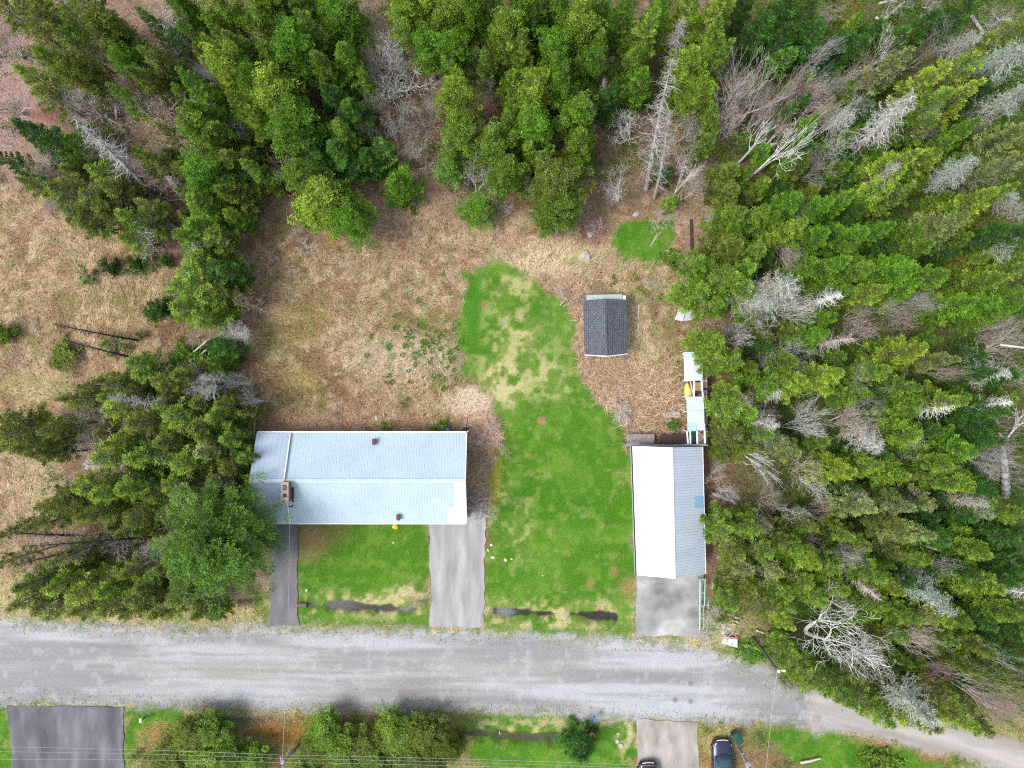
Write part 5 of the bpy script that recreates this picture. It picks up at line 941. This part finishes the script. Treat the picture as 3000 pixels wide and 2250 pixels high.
# --- vehicles ---
def car(px, py, hz, paint, lab, accent, Ln=4.5, Wc=1.82):
    x, y = W(px, py, .6); root = empty('parked_car', (x, y, .09), hz); tag(root, lab, 'car', 'cars parked south of the road')
    # nose towards +Y; sections (y, halfwidth, z_bottom, z_belt)
    sec = [(0, .50, .35, .55), (.06, .66, .28, .66), (.22, .80, .24, .74), (.6, .88, .22, .82), (1.2, .90, .22, .92), (1.9, .905, .22, .98), (2.8, .91, .22, 1.0), (3.7, .90, .22, 1.0), (4.25, .84, .26, .98), (4.45, .72, .32, .85), (4.5, .60, .4, .7)]
    b = MB(); m = 10; rows = []
    for (d, hw, zb, zt) in sec:
        yy = Ln/2-d*Ln/4.5; hw *= Wc/1.82; rows.append([(-hw*.96, yy, zb), (-hw, yy, (zb+zt)*.5), (-hw*.985, yy, zt-.10), (-hw*.90, yy, zt-.02), (-hw*.5, yy, zt+.035), (0, yy, zt+.05), (hw*.5, yy, zt+.035), (hw*.90, yy, zt-.02), (hw*.985, yy, zt-.10), (hw, yy, (zb+zt)*.5), (hw*.96, yy, zb)])
    k = len(rows[0]); vs = [p for r_ in rows for p in r_]; fs = [(i*k+j, (i+1)*k+j, (i+1)*k+j+1, i*k+j+1) for i in range(len(rows)-1) for j in range(k-1)]
    fs += [tuple(range(k)), tuple(reversed(range((len(rows)-1)*k, len(rows)*k)))]+[(i*k, i*k+k-1, (i+1)*k+k-1, (i+1)*k) for i in range(len(rows)-1)]
    b.add(vs, fs); body = b.build('body', paint, root, 0, True)
    # cabin: glass house with painted roof
    g = MB(); cs = [(1.25, .70, .98), (2.0, .60, 1.43), (2.9, .60, 1.47), (3.55, .60, 1.42), (4.2, .66, 1.0)]; gl = []
    for d, hw, z in cs: yy = Ln/2-d*Ln/4.5; gl.append([(-.80*Wc/1.82, yy, .97), (-hw*1.03, yy, z-.06), (-hw*.85, yy, z), (0, yy, z+.03), (hw*.85, yy, z), (hw*1.03, yy, z-.06), (.80*Wc/1.82, yy, .97)])
    k = 7; vs = [p for r_ in gl for p in r_]; fs = [(i*k+j, (i+1)*k+j, (i+1)*k+j+1, i*k+j+1) for i in range(4) for j in range(k-1)]+[tuple(range(k)), tuple(reversed(range(4*k, 5*k)))]
    g.add(vs, fs).build('windscreen', mat('tinted_glass', (.03, .07, .09), .1, 0, spec=.6), root, 0, True)
    q = MB(); yy = lambda d: Ln/2-d*Ln/4.5
    q.add([(-.52, yy(2.02), 1.455), (.52, yy(2.02), 1.455), (.55, yy(2.9), 1.51), (.52, yy(3.6), 1.455), (-.52, yy(3.6), 1.455), (-.55, yy(2.9), 1.51)], [(0, 5, 2, 1), (5, 4, 3, 2)]); ro_ = q.build('roof', paint, root); s_ = ro_.modifiers.new('s', 'SOLIDIFY'); s_.thickness = .03
    for s in (-1, 1):
        q = MB().tube([(s*.70, yy(1.28), 1.02), (s*.60, yy(2.0), 1.46), (s*.61, yy(2.9), 1.50), (s*.60, yy(3.6), 1.45)], .03, 6); q.build('pillar', paint, root)
        h_ = MB().slab([(s*.42, yy(.12), .70), (s*.62, yy(.14), .68), (s*.80, yy(.42), .75), (s*.78, yy(.62), .80), (s*.55, yy(.30), .80)], .09); h_.build('headlight', accent, root, .01)
        MB().box((s*.99, yy(1.62), 1.0), (.2, .12, .13)).build('mirror', paint, root, .03)
        for d in (.85, 3.55):
            wt = MB().tube([(s*.70, yy(d), .31), (s*.90, yy(d), .31)], .32, 20).build('wheel', mat('tyre_rubber', (.02, .02, .02), .8), root, .02)
            MB().tube([(s*.88, yy(d), .31), (s*.912, yy(d), .31)], .2, 14).build('rim', mat('alloy', (.5, .5, .52), .3, .8), wt)
    MB().tube([(-.5, yy(.055), .70), (-.2, yy(.0), .72), (.2, yy(.0), .72), (.5, yy(.055), .70)], .035, 6).build('grille_trim', accent, root)
    MB().tube([(-.66, yy(1.3), 1.02), (-.3, yy(1.16), 1.035), (.3, yy(1.16), 1.035), (.66, yy(1.3), 1.02)], .025, 6).build('wiper_cowl', DARK, root)
    MB().box((0, yy(.7), .895), (.03, .7, .012), 0, R(-6)).build('bonnet_crease', paint, root)
    return root
ACC = mat('clear_headlamp', (.72, .74, .76), .2, 0, spec=.6)
car(2116, 2240, R(1), mat('dark_blue_paint', (.028, .034, .062), .28, .3, spec=.6), 'dark blue car with pale headlamps parked on the grass beside the green bin', ACC)
car(1900, 2306, R(2), mat('black_paint', (.02, .02, .024), .3, .2, spec=.6), 'black car mostly out of frame on the dirt driveway, only its nose showing', ACC)
# wheelie bin
bx_, by_ = W(2160, 2163, .8); bn = empty('waste_bin', (bx_, by_, .05), R(-58)); tag(bn, 'dark green wheeled waste bin standing by the dark blue car', 'bin'); BG = mat('dark_green_plastic', (.012, .065, .05), .5)
b = MB(); b.add([(-.42, -.26, .05), (.36, -.26, .05), (.36, .26, .05), (-.42, .26, .05), (-.55, -.34, 1.0), (.45, -.34, 1.0), (.45, .34, 1.0), (-.55, .34, 1.0)], [(0, 3, 2, 1), (4, 5, 6, 7), (0, 1, 5, 4), (1, 2, 6, 5), (2, 3, 7, 6), (3, 0, 4, 7)]); b.build('body', BG, bn, .03)
b = MB(); b.add([(-.58, -.37, 1.01), (.40, -.37, 1.03), (.40, .37, 1.03), (-.58, .37, 1.01), (-.45, -.25, 1.10), (.36, -.25, 1.12), (.36, .25, 1.12), (-.45, .25, 1.10)], [(0, 3, 2, 1), (4, 5, 6, 7), (0, 1, 5, 4), (1, 2, 6, 5), (2, 3, 7, 6), (3, 0, 4, 7)]); b.build('lid', BG, bn, .02)
MB().tube([(.5, -.3, 1.02), (.56, 0, 1.03), (.5, .3, 1.02)], .025, 6).build('handle', mat('grey_green_plastic', (.10, .22, .22), .4), bn)
for s in (-1, 1): MB().tube([(.36, s*.28, .13), (.36, s*.36, .13)], .13, 12).build('wheel', DARK, bn)
# --- poles, wires ---
POLEM = mat('pole_wood', (.27, .25, .24), .9, 0, .2, 6)
pa = empty('utility_pole', V(879, 2178)); tag(pa, 'grey wooden utility pole leaning among the conifers at the bottom edge', 'utility pole')
pt = V(805, 2262, 7.2); hb(pa, MB().tube([V(879, 2178)+Vector((0, 0, -.1)), pt], [.17, .12], 10)).build('pole', POLEM, pa)
m1 = V(879, 2178).lerp(pt, .74)
hb(pa, MB().box(m1+Vector((0, 0, 0)), (.09, 1.3, .1), .2)).build('crossarm', POLEM, pa)
hb(pa, MB().tube([m1+Vector((.15, .25, .05)), m1+Vector((.15, .25, .5))], .1, 8)).build('insulator', mat('porcelain', (.75, .75, .75), .3), pa)
pb = empty('utility_pole', V(2163, 2188)); tag(pb, 'grey utility pole with a white box right of the dark blue car', 'utility pole')
pt2 = V(2235, 2322, 8.0); b0 = V(2163, 2188); hb(pb, MB().tube([b0, pt2], [.15, .11], 10)).build('pole', POLEM, pb)
m2 = b0.lerp(pt2, .42); hb(pb, MB().box(m2+Vector((0, 0, .25)), (.42, .36, .6), .5)).build('meter_box', PALEB, pb, .02)
m3 = b0.lerp(pt2, .2); hb(pb, MB().box(m3+Vector((0, .12, .1)), (.18, .1, .2), .5)).build('bracket', PALEB, pb)
pc = empty('utility_pole', V(2204, 1866)); tag(pc, 'dark leaning utility pole with a small lamp where the road narrows', 'utility pole')
pt3 = V(2277, 1962, 6.5); hb(pc, MB().tube([V(2204, 1866), pt3], [.15, .11], 10)).build('pole', mat('dark_pole_wood', (.10, .10, .085), .9), pc)
hb(pc, MB().tube([pt3, pt3+Vector((.35, -.05, .05))], .03, 6).box(pt3+Vector((.48, -.05, .05)), (.3, .18, .12))).build('lamp', PALEB, pc); hb(pc, MB().box(pt3+Vector((.12, -.15, -.1)), (.18, .18, .25))).build('insulator', PALEB, pc)
WIRE = mat('pale_cable', (.36, .37, .39), .5); WIRED = mat('dark_cable', (.10, .10, .10), .6)
def wire(a, b, sag, r_, m, lab, n=26):
    a, b = Vector(a), Vector(b); pts = [a.lerp(b, i/n)-Vector((0, 0, sag*4*(i/n)*(1-i/n))) for i in range(n+1)]; tag(MB().tube(pts, r_, 5).build('cable', m), lab, 'cable', 'overhead cables')
for i, (ya, yb, yc, lab) in enumerate([(2192, 2212, 2238, 'northernmost overhead cable'), (2207, 2222, 2247, 'middle overhead cable'), (2232, 2234, 2256, 'southernmost overhead cable')]):
    wire(V(-200, ya-6, 6.5), V(830, yb, 6.5), .25, .009, WIRE, lab+' left of the leaning pole along the bottom edge'); wire(V(830, yb, 6.5), V(2240, yc+20, 6.8), .3, .009, WIRE, lab+' right of the leaning pole along the bottom edge')
wire(m1+Vector((.1, 0, .3)), (mx, my, 4.55), .5, .013, WIRE, 'pale service cable from the leaning pole across the road to the house roof', 34)
wire(pt3, V(2242, 2290, 6.2), .15, .013, WIRE, 'pale cable from the lamp pole running south over the road')
# small roadside things
c = V(1743, 2104, .8); mbx = empty('mailbox', V(1746, 2110)); tag(mbx, 'blue mailbox on a thin post at the south side of the road', 'mailbox'); hb(mbx, MB().box((c.x, c.y, .95), (.24, .42, .26), .3)).build('box', mat('blue_enamel', (.05, .16, .40), .5), mbx, .04); hb(mbx, MB().box((c.x, c.y-.1, .45), (.07, .07, .9))).build('post', WOODG, mbx)
c = V(415, 2108, .8); mb2 = empty('mailbox', V(413, 2112)); tag(mb2, 'small white mailbox on a dark post beside the asphalt driveway', 'mailbox'); hb(mb2, MB().box((c.x, c.y, .95), (.2, .34, .2))).build('box', WHITE, mb2, .03); hb(mb2, MB().box((c.x, c.y-.08, .42), (.08, .08, .85))).build('post', DARK, mb2)
# culvert mouth at the ditch by the narrow driveway
c = V(893, 1773, 0); tag(MB().tube([(c.x-.9, c.y, -.12), (c.x+.15, c.y, -.12)], .24, 14, False).build('culvert_pipe', mat('dark_corrugated_pipe', (.12, .11, .10), .8)), 'dark culvert pipe mouth where the ditch meets the narrow driveway', 'pipe')
# fallen logs and poles
LW = mat('bleached_log', (.50, .45, .41), .8, 0, .15, 5); LG = mat('grey_log', (.36, .33, .31), .85, 0, .2, 5)
log((497,1090),(615,992), .10, LW, 'upper of two bleached birch poles leaning beside the small shrubs left of the field', .5, 1.6)
log((533,1084),(620,1012), .10, LW, 'lower of two bleached birch poles leaning beside the small shrubs left of the field', .4, 1.5)
log((2576,10),(2660,-10), .12, LW, 'pale fallen trunk at the very top right of centre'); log((2568,75),(2650,5), .14, LW, 'pale tan fallen trunk slanting up to the top edge')
log((2566,50),(2600,92), .12, LW, 'short broken pale log crossing the slanting trunk at the top'); log((2845,45),(2900,128), .16, LG, 'thick grey fallen trunk near the top right corner')
log((2414,995),(2452,1078), .12, LG, 'straight tan grey log fallen between the conifers right of the shelter', .6, 1.2); log((2482,1180),(2500,1220), .12, LG, 'short log beside the brown leafless tree right of centre')
log((2360,1500),(2432,1544), .15, LG, 'long grey fallen trunk right of the garage', .5, 1.0); log((2470,1560),(2520,1592), .13, LG, 'grey fallen trunk just right of the long one east of the garage', .6)
log((2680,1587),(2763,1616), .13, LW, 'straight pale fallen trunk in the dark green trees at lower right', 2.2, 2.8); log((2680,1545),(2745,1500), .10, LG, 'thin grey trunk slanting up above the straight pale one', 1.5, 2)
log((2345,2235),(2403,2222), .12, LW, 'pale log lying on the grass at the bottom right'); log((480,590),(560,580), .08, LG, 'thin grey pole lying under the conifers at the upper left', .6, .8)
log((580,350),(690,340), .06, LG, 'thin pale pole lying right of the tan leafless tree', 2, 2.4); log((765,0),(830,55), .2, LG, 'thick grey leaning trunk at the top edge', 5, 2)
log((2930,1010),(3010,1020), .10, LW, 'bleached horizontal trunk at the right edge', 5, 6); log((2280,1050),(2310,1100), .08, LG, 'thin grey log right of the wood shelter'); log((1463,2143),(1465,2153), .04, LW, 'thin white stick south of the road ditch')
log((745,1235),(745,1290), .10, LG, 'grey plank standing among the conifers at the west end of the house', .8); log((2085,1445),(2150,1470), .15, LG, 'grey stump log in the brush east of the garage', .5)
log((1640,895),(1662,870), .05, LW, 'thin bleached branch at the edge of the lawn near the shed'); log((2106,1710),(2150,1700), .05, LW, 'thin bleached stick in the brush east of the green frame'); log((2150,1690),(2185,1722), .05, LW, 'short bleached stick in the brush east of the green frame'); log((2088,1708),(2087,1726), .08, PALEB, 'short white post piece beside the green frame')
for i, (px, py) in enumerate([(2148,1818),(2156,1808),(2150,1828),(2160,1822),(2143,1830),(2232,1852),(2220,1848),(2136,1800)]):
    log((px-5, py-2), (px+6, py+3), .09, ROCK, 'cut log end lying in the brush above the white board', .3); bpy.context.scene.collection.objects[-1]['group'] = 'cut logs scattered in the brush'
# ---------------- small green tufts in the field ----------------
def tuft_mesh(seed, n=60, R_=.32, hh=.28):
    r = np.random.default_rng(seed); a = r.random(n)*6.28; rr = R_*r.random(n)**.7; P = np.stack([rr*np.cos(a)*.6, rr*np.sin(a)*.6, 0*a], 1); D = np.stack([np.cos(a)*.8, np.sin(a)*.8, .6+.6*r.random(n)], 1)
    b = .7+.6*r.random((n, 1)); return leaf_mesh('leafy_tuft', P, D, hh, .075, np.repeat(b, 3, 1), r, .3)
TM = [tuft_mesh(i) for i in (201, 202, 203)]
q = random.Random(9); n = 0
TSP = [(1215,945),(1228,950),(1240,958),(1250,980),(1262,965),(1275,975),(1290,985),(1305,970),(1270,1002),(1258,1010),(1240,1020),(1225,1035),(1300,1040),(1318,1050),(1322,1030),(1340,1020),(1292,1062),(1310,1078),(1330,1085),(1288,1100),(1305,1110),(1325,1100),(1200,975),(1210,990),(1190,1015),(1180,1040),(1160,960),(1090,985),(1075,1040),(1300,805),(1295,830),(1318,860),(1205,940),(1140,1100),(1150,1120),(1195,1172),(1188,1186),(1240,1105),(1350,1000),(1345,950),(1330,965)]
for i in range(46): TSP.append((q.gauss(1265, 55), q.gauss(1020, 60)))
for i in range(16): TSP.append((q.uniform(1690, 1940), q.uniform(780, 930)))
for px, py in TSP:
    x, y = W(px, py); o = link(bpy.data.objects.new('leafy_tuft', TM[n % 3])); n += 1; s = q.uniform(.4, .95); o.location = (x, y, ground_z(x, y)); o.scale = (s, s, s); o.rotation_euler[2] = q.uniform(0, 6.28); o.color = (.16, .32, .05, 1)
    tag(o, 'small fresh green leafy tuft sprouting from the dry straw grass', 'plant', 'green tufts sprouting in the dry field')
# ---------------- ground cover: straw, lawn blades, undergrowth, litter (uncountable) ----------------
BLM = attr_mat('grass_blades', 'shade', .9, 0, 5, 0)
def samp(arr, x, y):
    j = np.clip(np.searchsorted(gx, x)-1, 0, len(gx)-1); i = np.clip(np.searchsorted(gy, y)-1, 0, len(gy)-1); return arr[i, j]
FI = np.maximum(f1, f2)*(1-LM)*(1-flat)
def scatter(n, weight, x0=-46, x1=46, y0=-34.5, y1=34.5):
    x = rng.uniform(x0, x1, n); y = rng.uniform(y0, y1, n); k = rng.random(n) < samp(weight, x, y); return x[k], y[k]
FOOT = [[(742,1262),(1368,1262),(1368,1536),(742,1536)], [(1850,1300),(2062,1300),(2068,1690),(1860,1690)], [(1705,870),(1840,870),(1842,1040),(1708,1040)], [(800,1500),(874,1500),(876,1833),(782,1833)], [(1257,1500),(1424,1500),(1418,1837),(1257,1835)], [(1862,1660),(2064,1660),(2050,1868),(1862,1862)], [(22,2066),(364,2068),(364,2300),(30,2300)], [(1864,2104),(2046,2114),(2046,2300),(1866,2300)]]
BLK = np.ones(GX.shape)
for Fp in FOOT: BLK *= (sdf(polyW(Fp), GX, GY) > .05)
def blades(name, x, y, L, Wd, elev, colfn, lab, cat, angf=None, jit=.7, zoff=0.0):
    n = len(x); z = samp(Z, x, y)+zoff; a = (samp(ang, x, y)*1.0 if angf is None else angf)+rng.normal(size=n)*jit+(rng.random(n) < .3)*3.14; e = np.abs(rng.normal(size=n))*elev
    d = np.stack([np.cos(a)*np.cos(e), np.sin(a)*np.cos(e), np.sin(e)], 1); s = np.stack([-np.sin(a), np.cos(a), 0*a], 1); L = L*(.6+.8*rng.random(n)); P = np.stack([x, y, z+.015], 1)
    w_ = Wd*(.7+.6*rng.random(n)); v = np.stack([P-s*w_[:, None]/2, P+s*w_[:, None]/2, P+d*L[:, None]], 1).reshape(-1, 3)
    c = np.repeat(np.concatenate([colfn(x, y), np.ones((n, 1))], 1), 3, axis=0); me = np_mesh(name, v, np.arange(3*n).reshape(n, 3), BLM, {'shade': ('FLOAT_COLOR', c)})
    o = link(bpy.data.objects.new(name, me)); tag(o, lab, cat, kind='stuff'); return o
def cf(fac, var, add=(0, 0, 0)): return lambda x, y: np.clip(samp(A, x, y)*(fac+var*rng.normal(size=(len(x), 1)))+np.array(add), .01, .85)
x, y = scatter(420000, FI*BLK); blades('dry_grass', x, y, .34, .040, .35, cf(1.08, .50), 'tangled tan dry grass covering the field', 'grass')
x, y = scatter(260000, LM*BLK*(1-flat)); blades('lawn_grass', x, y, .11, .035, .7, cf(1.05, .34), 'short green turf of the lawns', 'grass', rng.random(len(x))*6.28)
FW = np.clip(1-FI-LM-flat, 0, 1)*BLK
x, y = scatter(220000, FW); blades('forest_litter', x, y, .40, .035, .3, cf(1.2, .5, (.02, .015, .01)), 'brown and grey twig litter and dead grass under the trees', 'litter', rng.random(len(x))*6.28)
# tall reed like straw beside the shed
rx_, ry_ = [], []
for cx_, cy_, sx_, sy_, n_ in ((1760,1085,40,28,2600),(1800,1110,40,30,1500),(1690,900,18,35,900),(1860,1235,16,40,900),(1740,1180,30,40,900),(1470,1260,14,20,500),(1960,1200,40,50,900),(1900,1130,50,50,900)):
    X, Y = W(cx_, cy_); rx_.append(rng.normal(X, sx_*K*H, n_)); ry_.append(rng.normal(Y, sy_*K*H, n_))
x = np.concatenate(rx_); y = np.concatenate(ry_); k = samp(BLK*(1-LM), x, y) > .5; x = x[k]; y = y[k]
blades('tall_straw', x, y, .90, .048, .5, lambda x, y: np.array([[.52, .37, .25]])*(1+.35*rng.normal(size=(len(x), 1))).clip(.4, 1.6), 'long flattened straw coloured stalks around the shed', 'grass', None, .9)
# undergrowth: low green sprays beneath the right hand and upper trees
U_ = np.clip(right*(.35+.65*sstep(.38, .56, N2))+sstep(700, 450, PYY)*sstep(.50, .64, N2)*.7+sstep(700, 400, PXX)*sstep(1150, 1300, PYY)*sstep(.5, .64, N2)*.5+bot*sstep(.5, .66, N2)*.25, 0, 1)*FW
x, y = scatter(150000, U_*.9); n = len(x); m = 6
P = np.repeat(np.stack([x, y, samp(Z, x, y)+.1+.5*rng.random(n)**2], 1), m, 0)+rng.normal(size=(n*m, 3))*[.14, .14, .08]; tone = np.repeat(.7+.6*rng.random(n), m)*(.8+.4*rng.random(n*m))
lm = leaf_mesh('undergrowth', P, rng.normal(size=(n*m, 3))+[0, 0, .4], .20, .09, np.stack([tone, tone, tone], 1), rng, .5)
o = link(bpy.data.objects.new('undergrowth', lm)); o.color = (.085, .17, .02, 1); tag(o, 'low green undergrowth covering the forest floor', 'undergrowth', kind='stuff')
# gravel crumbs along the road margins
RE = sstep(1.6, .2, np.abs(rz_))*(PXX < 2350); x, y = scatter(160000, RE*BLK*.8); blades('road_edge_weeds', x, y, .12, .06, .6, lambda x, y: np.where(rng.random((len(x), 1)) < .45, np.array([[.09, .15, .04]]), np.array([[.30, .30, .31]]))*(1+.25*rng.normal(size=(len(x), 1))).clip(.4, 1.5), 'sparse weeds and loose stones along the gravel road edge', 'weeds', rng.random(len(x))*6.28)
# ---------------- labels for every tree ----------------
ZN = [  # (x0, y0, x1, y1, words)
 (-200,-200,330,330,'in top left corner'), (330,-200,560,330,'by the whitish tree upper left'), (560,-200,800,330,'at top, right of whitish tree'), (800,-200,1060,230,'at top, left of upper clearing'),
 (740,230,1120,760,'in dark grove above dry field'), (1060,-200,1420,230,'at top, right of upper clearing'), (1100,230,1480,760,'between upper clearing and lawn'), (1420,-200,1800,240,'at top, above the shed'), (1480,240,1790,760,'in woods just above shed'),
 (1790,-200,2150,240,'at top, around grey dead spruces'), (1790,240,2060,760,'above bright green grass patch'), (2060,240,2300,470,'among reddish upswept trees'), (2150,-200,2480,240,'at top, right of centre'), (2480,-200,2740,240,'at top by pale fallen logs'), (2740,-200,3200,240,'in top right corner'),
 (2300,240,2560,470,'upper right, left of lichened snag'), (2560,240,2760,470,'upper right around lichened snag'), (2760,240,3200,470,'right edge below top corner'), (2060,470,2350,760,'right of the dark timber'), (2350,470,2600,760,'left of golden moss patch'), (2600,470,3200,760,'above golden moss patch'),
 (-200,330,260,760,'at left above dry slope'), (260,330,560,760,'by the leaning grey dead spruce'), (560,330,740,760,'left of the dark grove'), (-200,760,500,1080,'on dry slope at left'), (500,760,780,1080,'in belt west of dry field'),
 (-200,1080,300,1360,'at left edge mid height'), (300,1080,500,1360,'in belt left of house'), (500,1080,780,1360,'just west of the house'), (-200,1360,420,1600,'left edge level with house'), (420,1360,700,1600,'above the broad pine'),
 (-200,1600,300,1850,'far left near the road'), (300,1600,800,1850,'below broad pine near road'), (1990,760,2240,960,'by the white panel'), (1990,960,2240,1100,'over the north shelter end'), (1990,1100,2240,1400,'east of the wood shelter'),
 (2240,760,2480,960,'east beyond the white panel'), (2480,760,2760,960,'below golden moss patch'), (2760,760,3200,960,'right edge by golden moss'), (2240,960,2480,1200,'inner woods level with shelter'), (2480,960,2700,1230,'in middle of right woods'), (2700,960,3200,1230,'right edge level with shelter'),
 (2240,1200,2440,1450,'inner woods level with garage'), (2440,1230,2700,1450,'around the tan dead tree'), (2700,1230,3200,1450,'right edge level with garage'), (2030,1400,2240,1640,'just right of the garage'), (2240,1450,2440,1640,'east of garage behind first row'), (2440,1450,2700,1640,'among the fallen trunks'), (2700,1450,3200,1640,'lower right among dark firs'),
 (2030,1640,2300,1830,'right of the garage apron'), (2300,1640,2560,1860,'above big white leafless tree'), (2560,1640,2780,1860,'right of big white tree'), (2780,1640,3200,1860,'at lower right edge'), (2030,1830,2560,2200,'at dirt lane left end'), (2560,1860,2800,2200,'along middle of dirt lane'), (2800,1860,3200,2300,'at dirt lane right end'),
 (-200,2050,600,2400,'far left south of road'), (600,2050,860,2400,'left of the leaning pole'), (860,2050,1100,2400,'right of the leaning pole'), (1100,2050,1500,2400,'bottom edge, centre group'), (1500,2050,2400,2400,'on southern grass strip'), (780,1080,2100,2050,'near the buildings')]
def zone(px, py):
    for a, b, c, d, wd in ZN:
        if a <= px < c and b <= py < d: return wd
    return 'in the clearing'
ORD = ['first', 'second', 'third', 'fourth', 'fifth', 'sixth', 'seventh', 'eighth', 'ninth', 'tenth', 'eleventh', 'twelfth', 'thirteenth', 'fourteenth', 'fifteenth', 'sixteenth', 'seventeenth', 'eighteenth', 'nineteenth', 'twentieth', 'twenty-first', 'twenty-second', 'twenty-third', 'twenty-fourth']
grp = {}
for t in TREES: grp.setdefault((KW[t['kind']][2], t['tint'], zone(t['px'], t['py'])), []).append(t)
for (kd, tint, zn), ts in grp.items():
    ts.sort(key=lambda t: t['px']); n = len(ts)
    for i, t in enumerate(ts):
        if n == 1: lab = f"{TW[tint]} {kd} {zn}"
        else: lab = f"{TW[tint]} {kd} {zn}, {'leftmost' if i == 0 else 'rightmost' if i == n-1 else ORD[i]} from left of {['', '', 'two', 'three', 'four', 'five', 'six', 'seven', 'eight', 'nine', 'ten', 'eleven', 'twelve', 'thirteen', 'fourteen', 'fifteen', 'sixteen', 'seventeen', 'eighteen', 'nineteen', 'twenty', 'twenty-one', 'twenty-two', 'twenty-three', 'twenty-four'][n]}"
        w_ = lab.replace(' with ', ' with ').split()
        if len(w_) > 16: lab = lab.replace('leafless tree with fine upswept twigs', 'upswept leafless tree').replace('dead spruce pole with short bare branches', 'dead spruce pole').replace('leafless birch with few forked limbs', 'leafless birch').replace('dead bushy conifer bleached pale', 'bleached dead conifer').replace('clumpy rounded conifer', 'clumpy conifer').replace('leafless spreading tree', 'leafless tree')
        if len(lab.split()) > 16: print('LONG', len(lab.split()), lab)
        tag(t['root'], lab, KW[t['kind']][1], {'tree': 'trees of the woods', 'dead tree': 'dead trees in the woods', 'shrub': 'shrubs around the clearing'}[KW[t['kind']][1]])
print('trees', len(TREES))
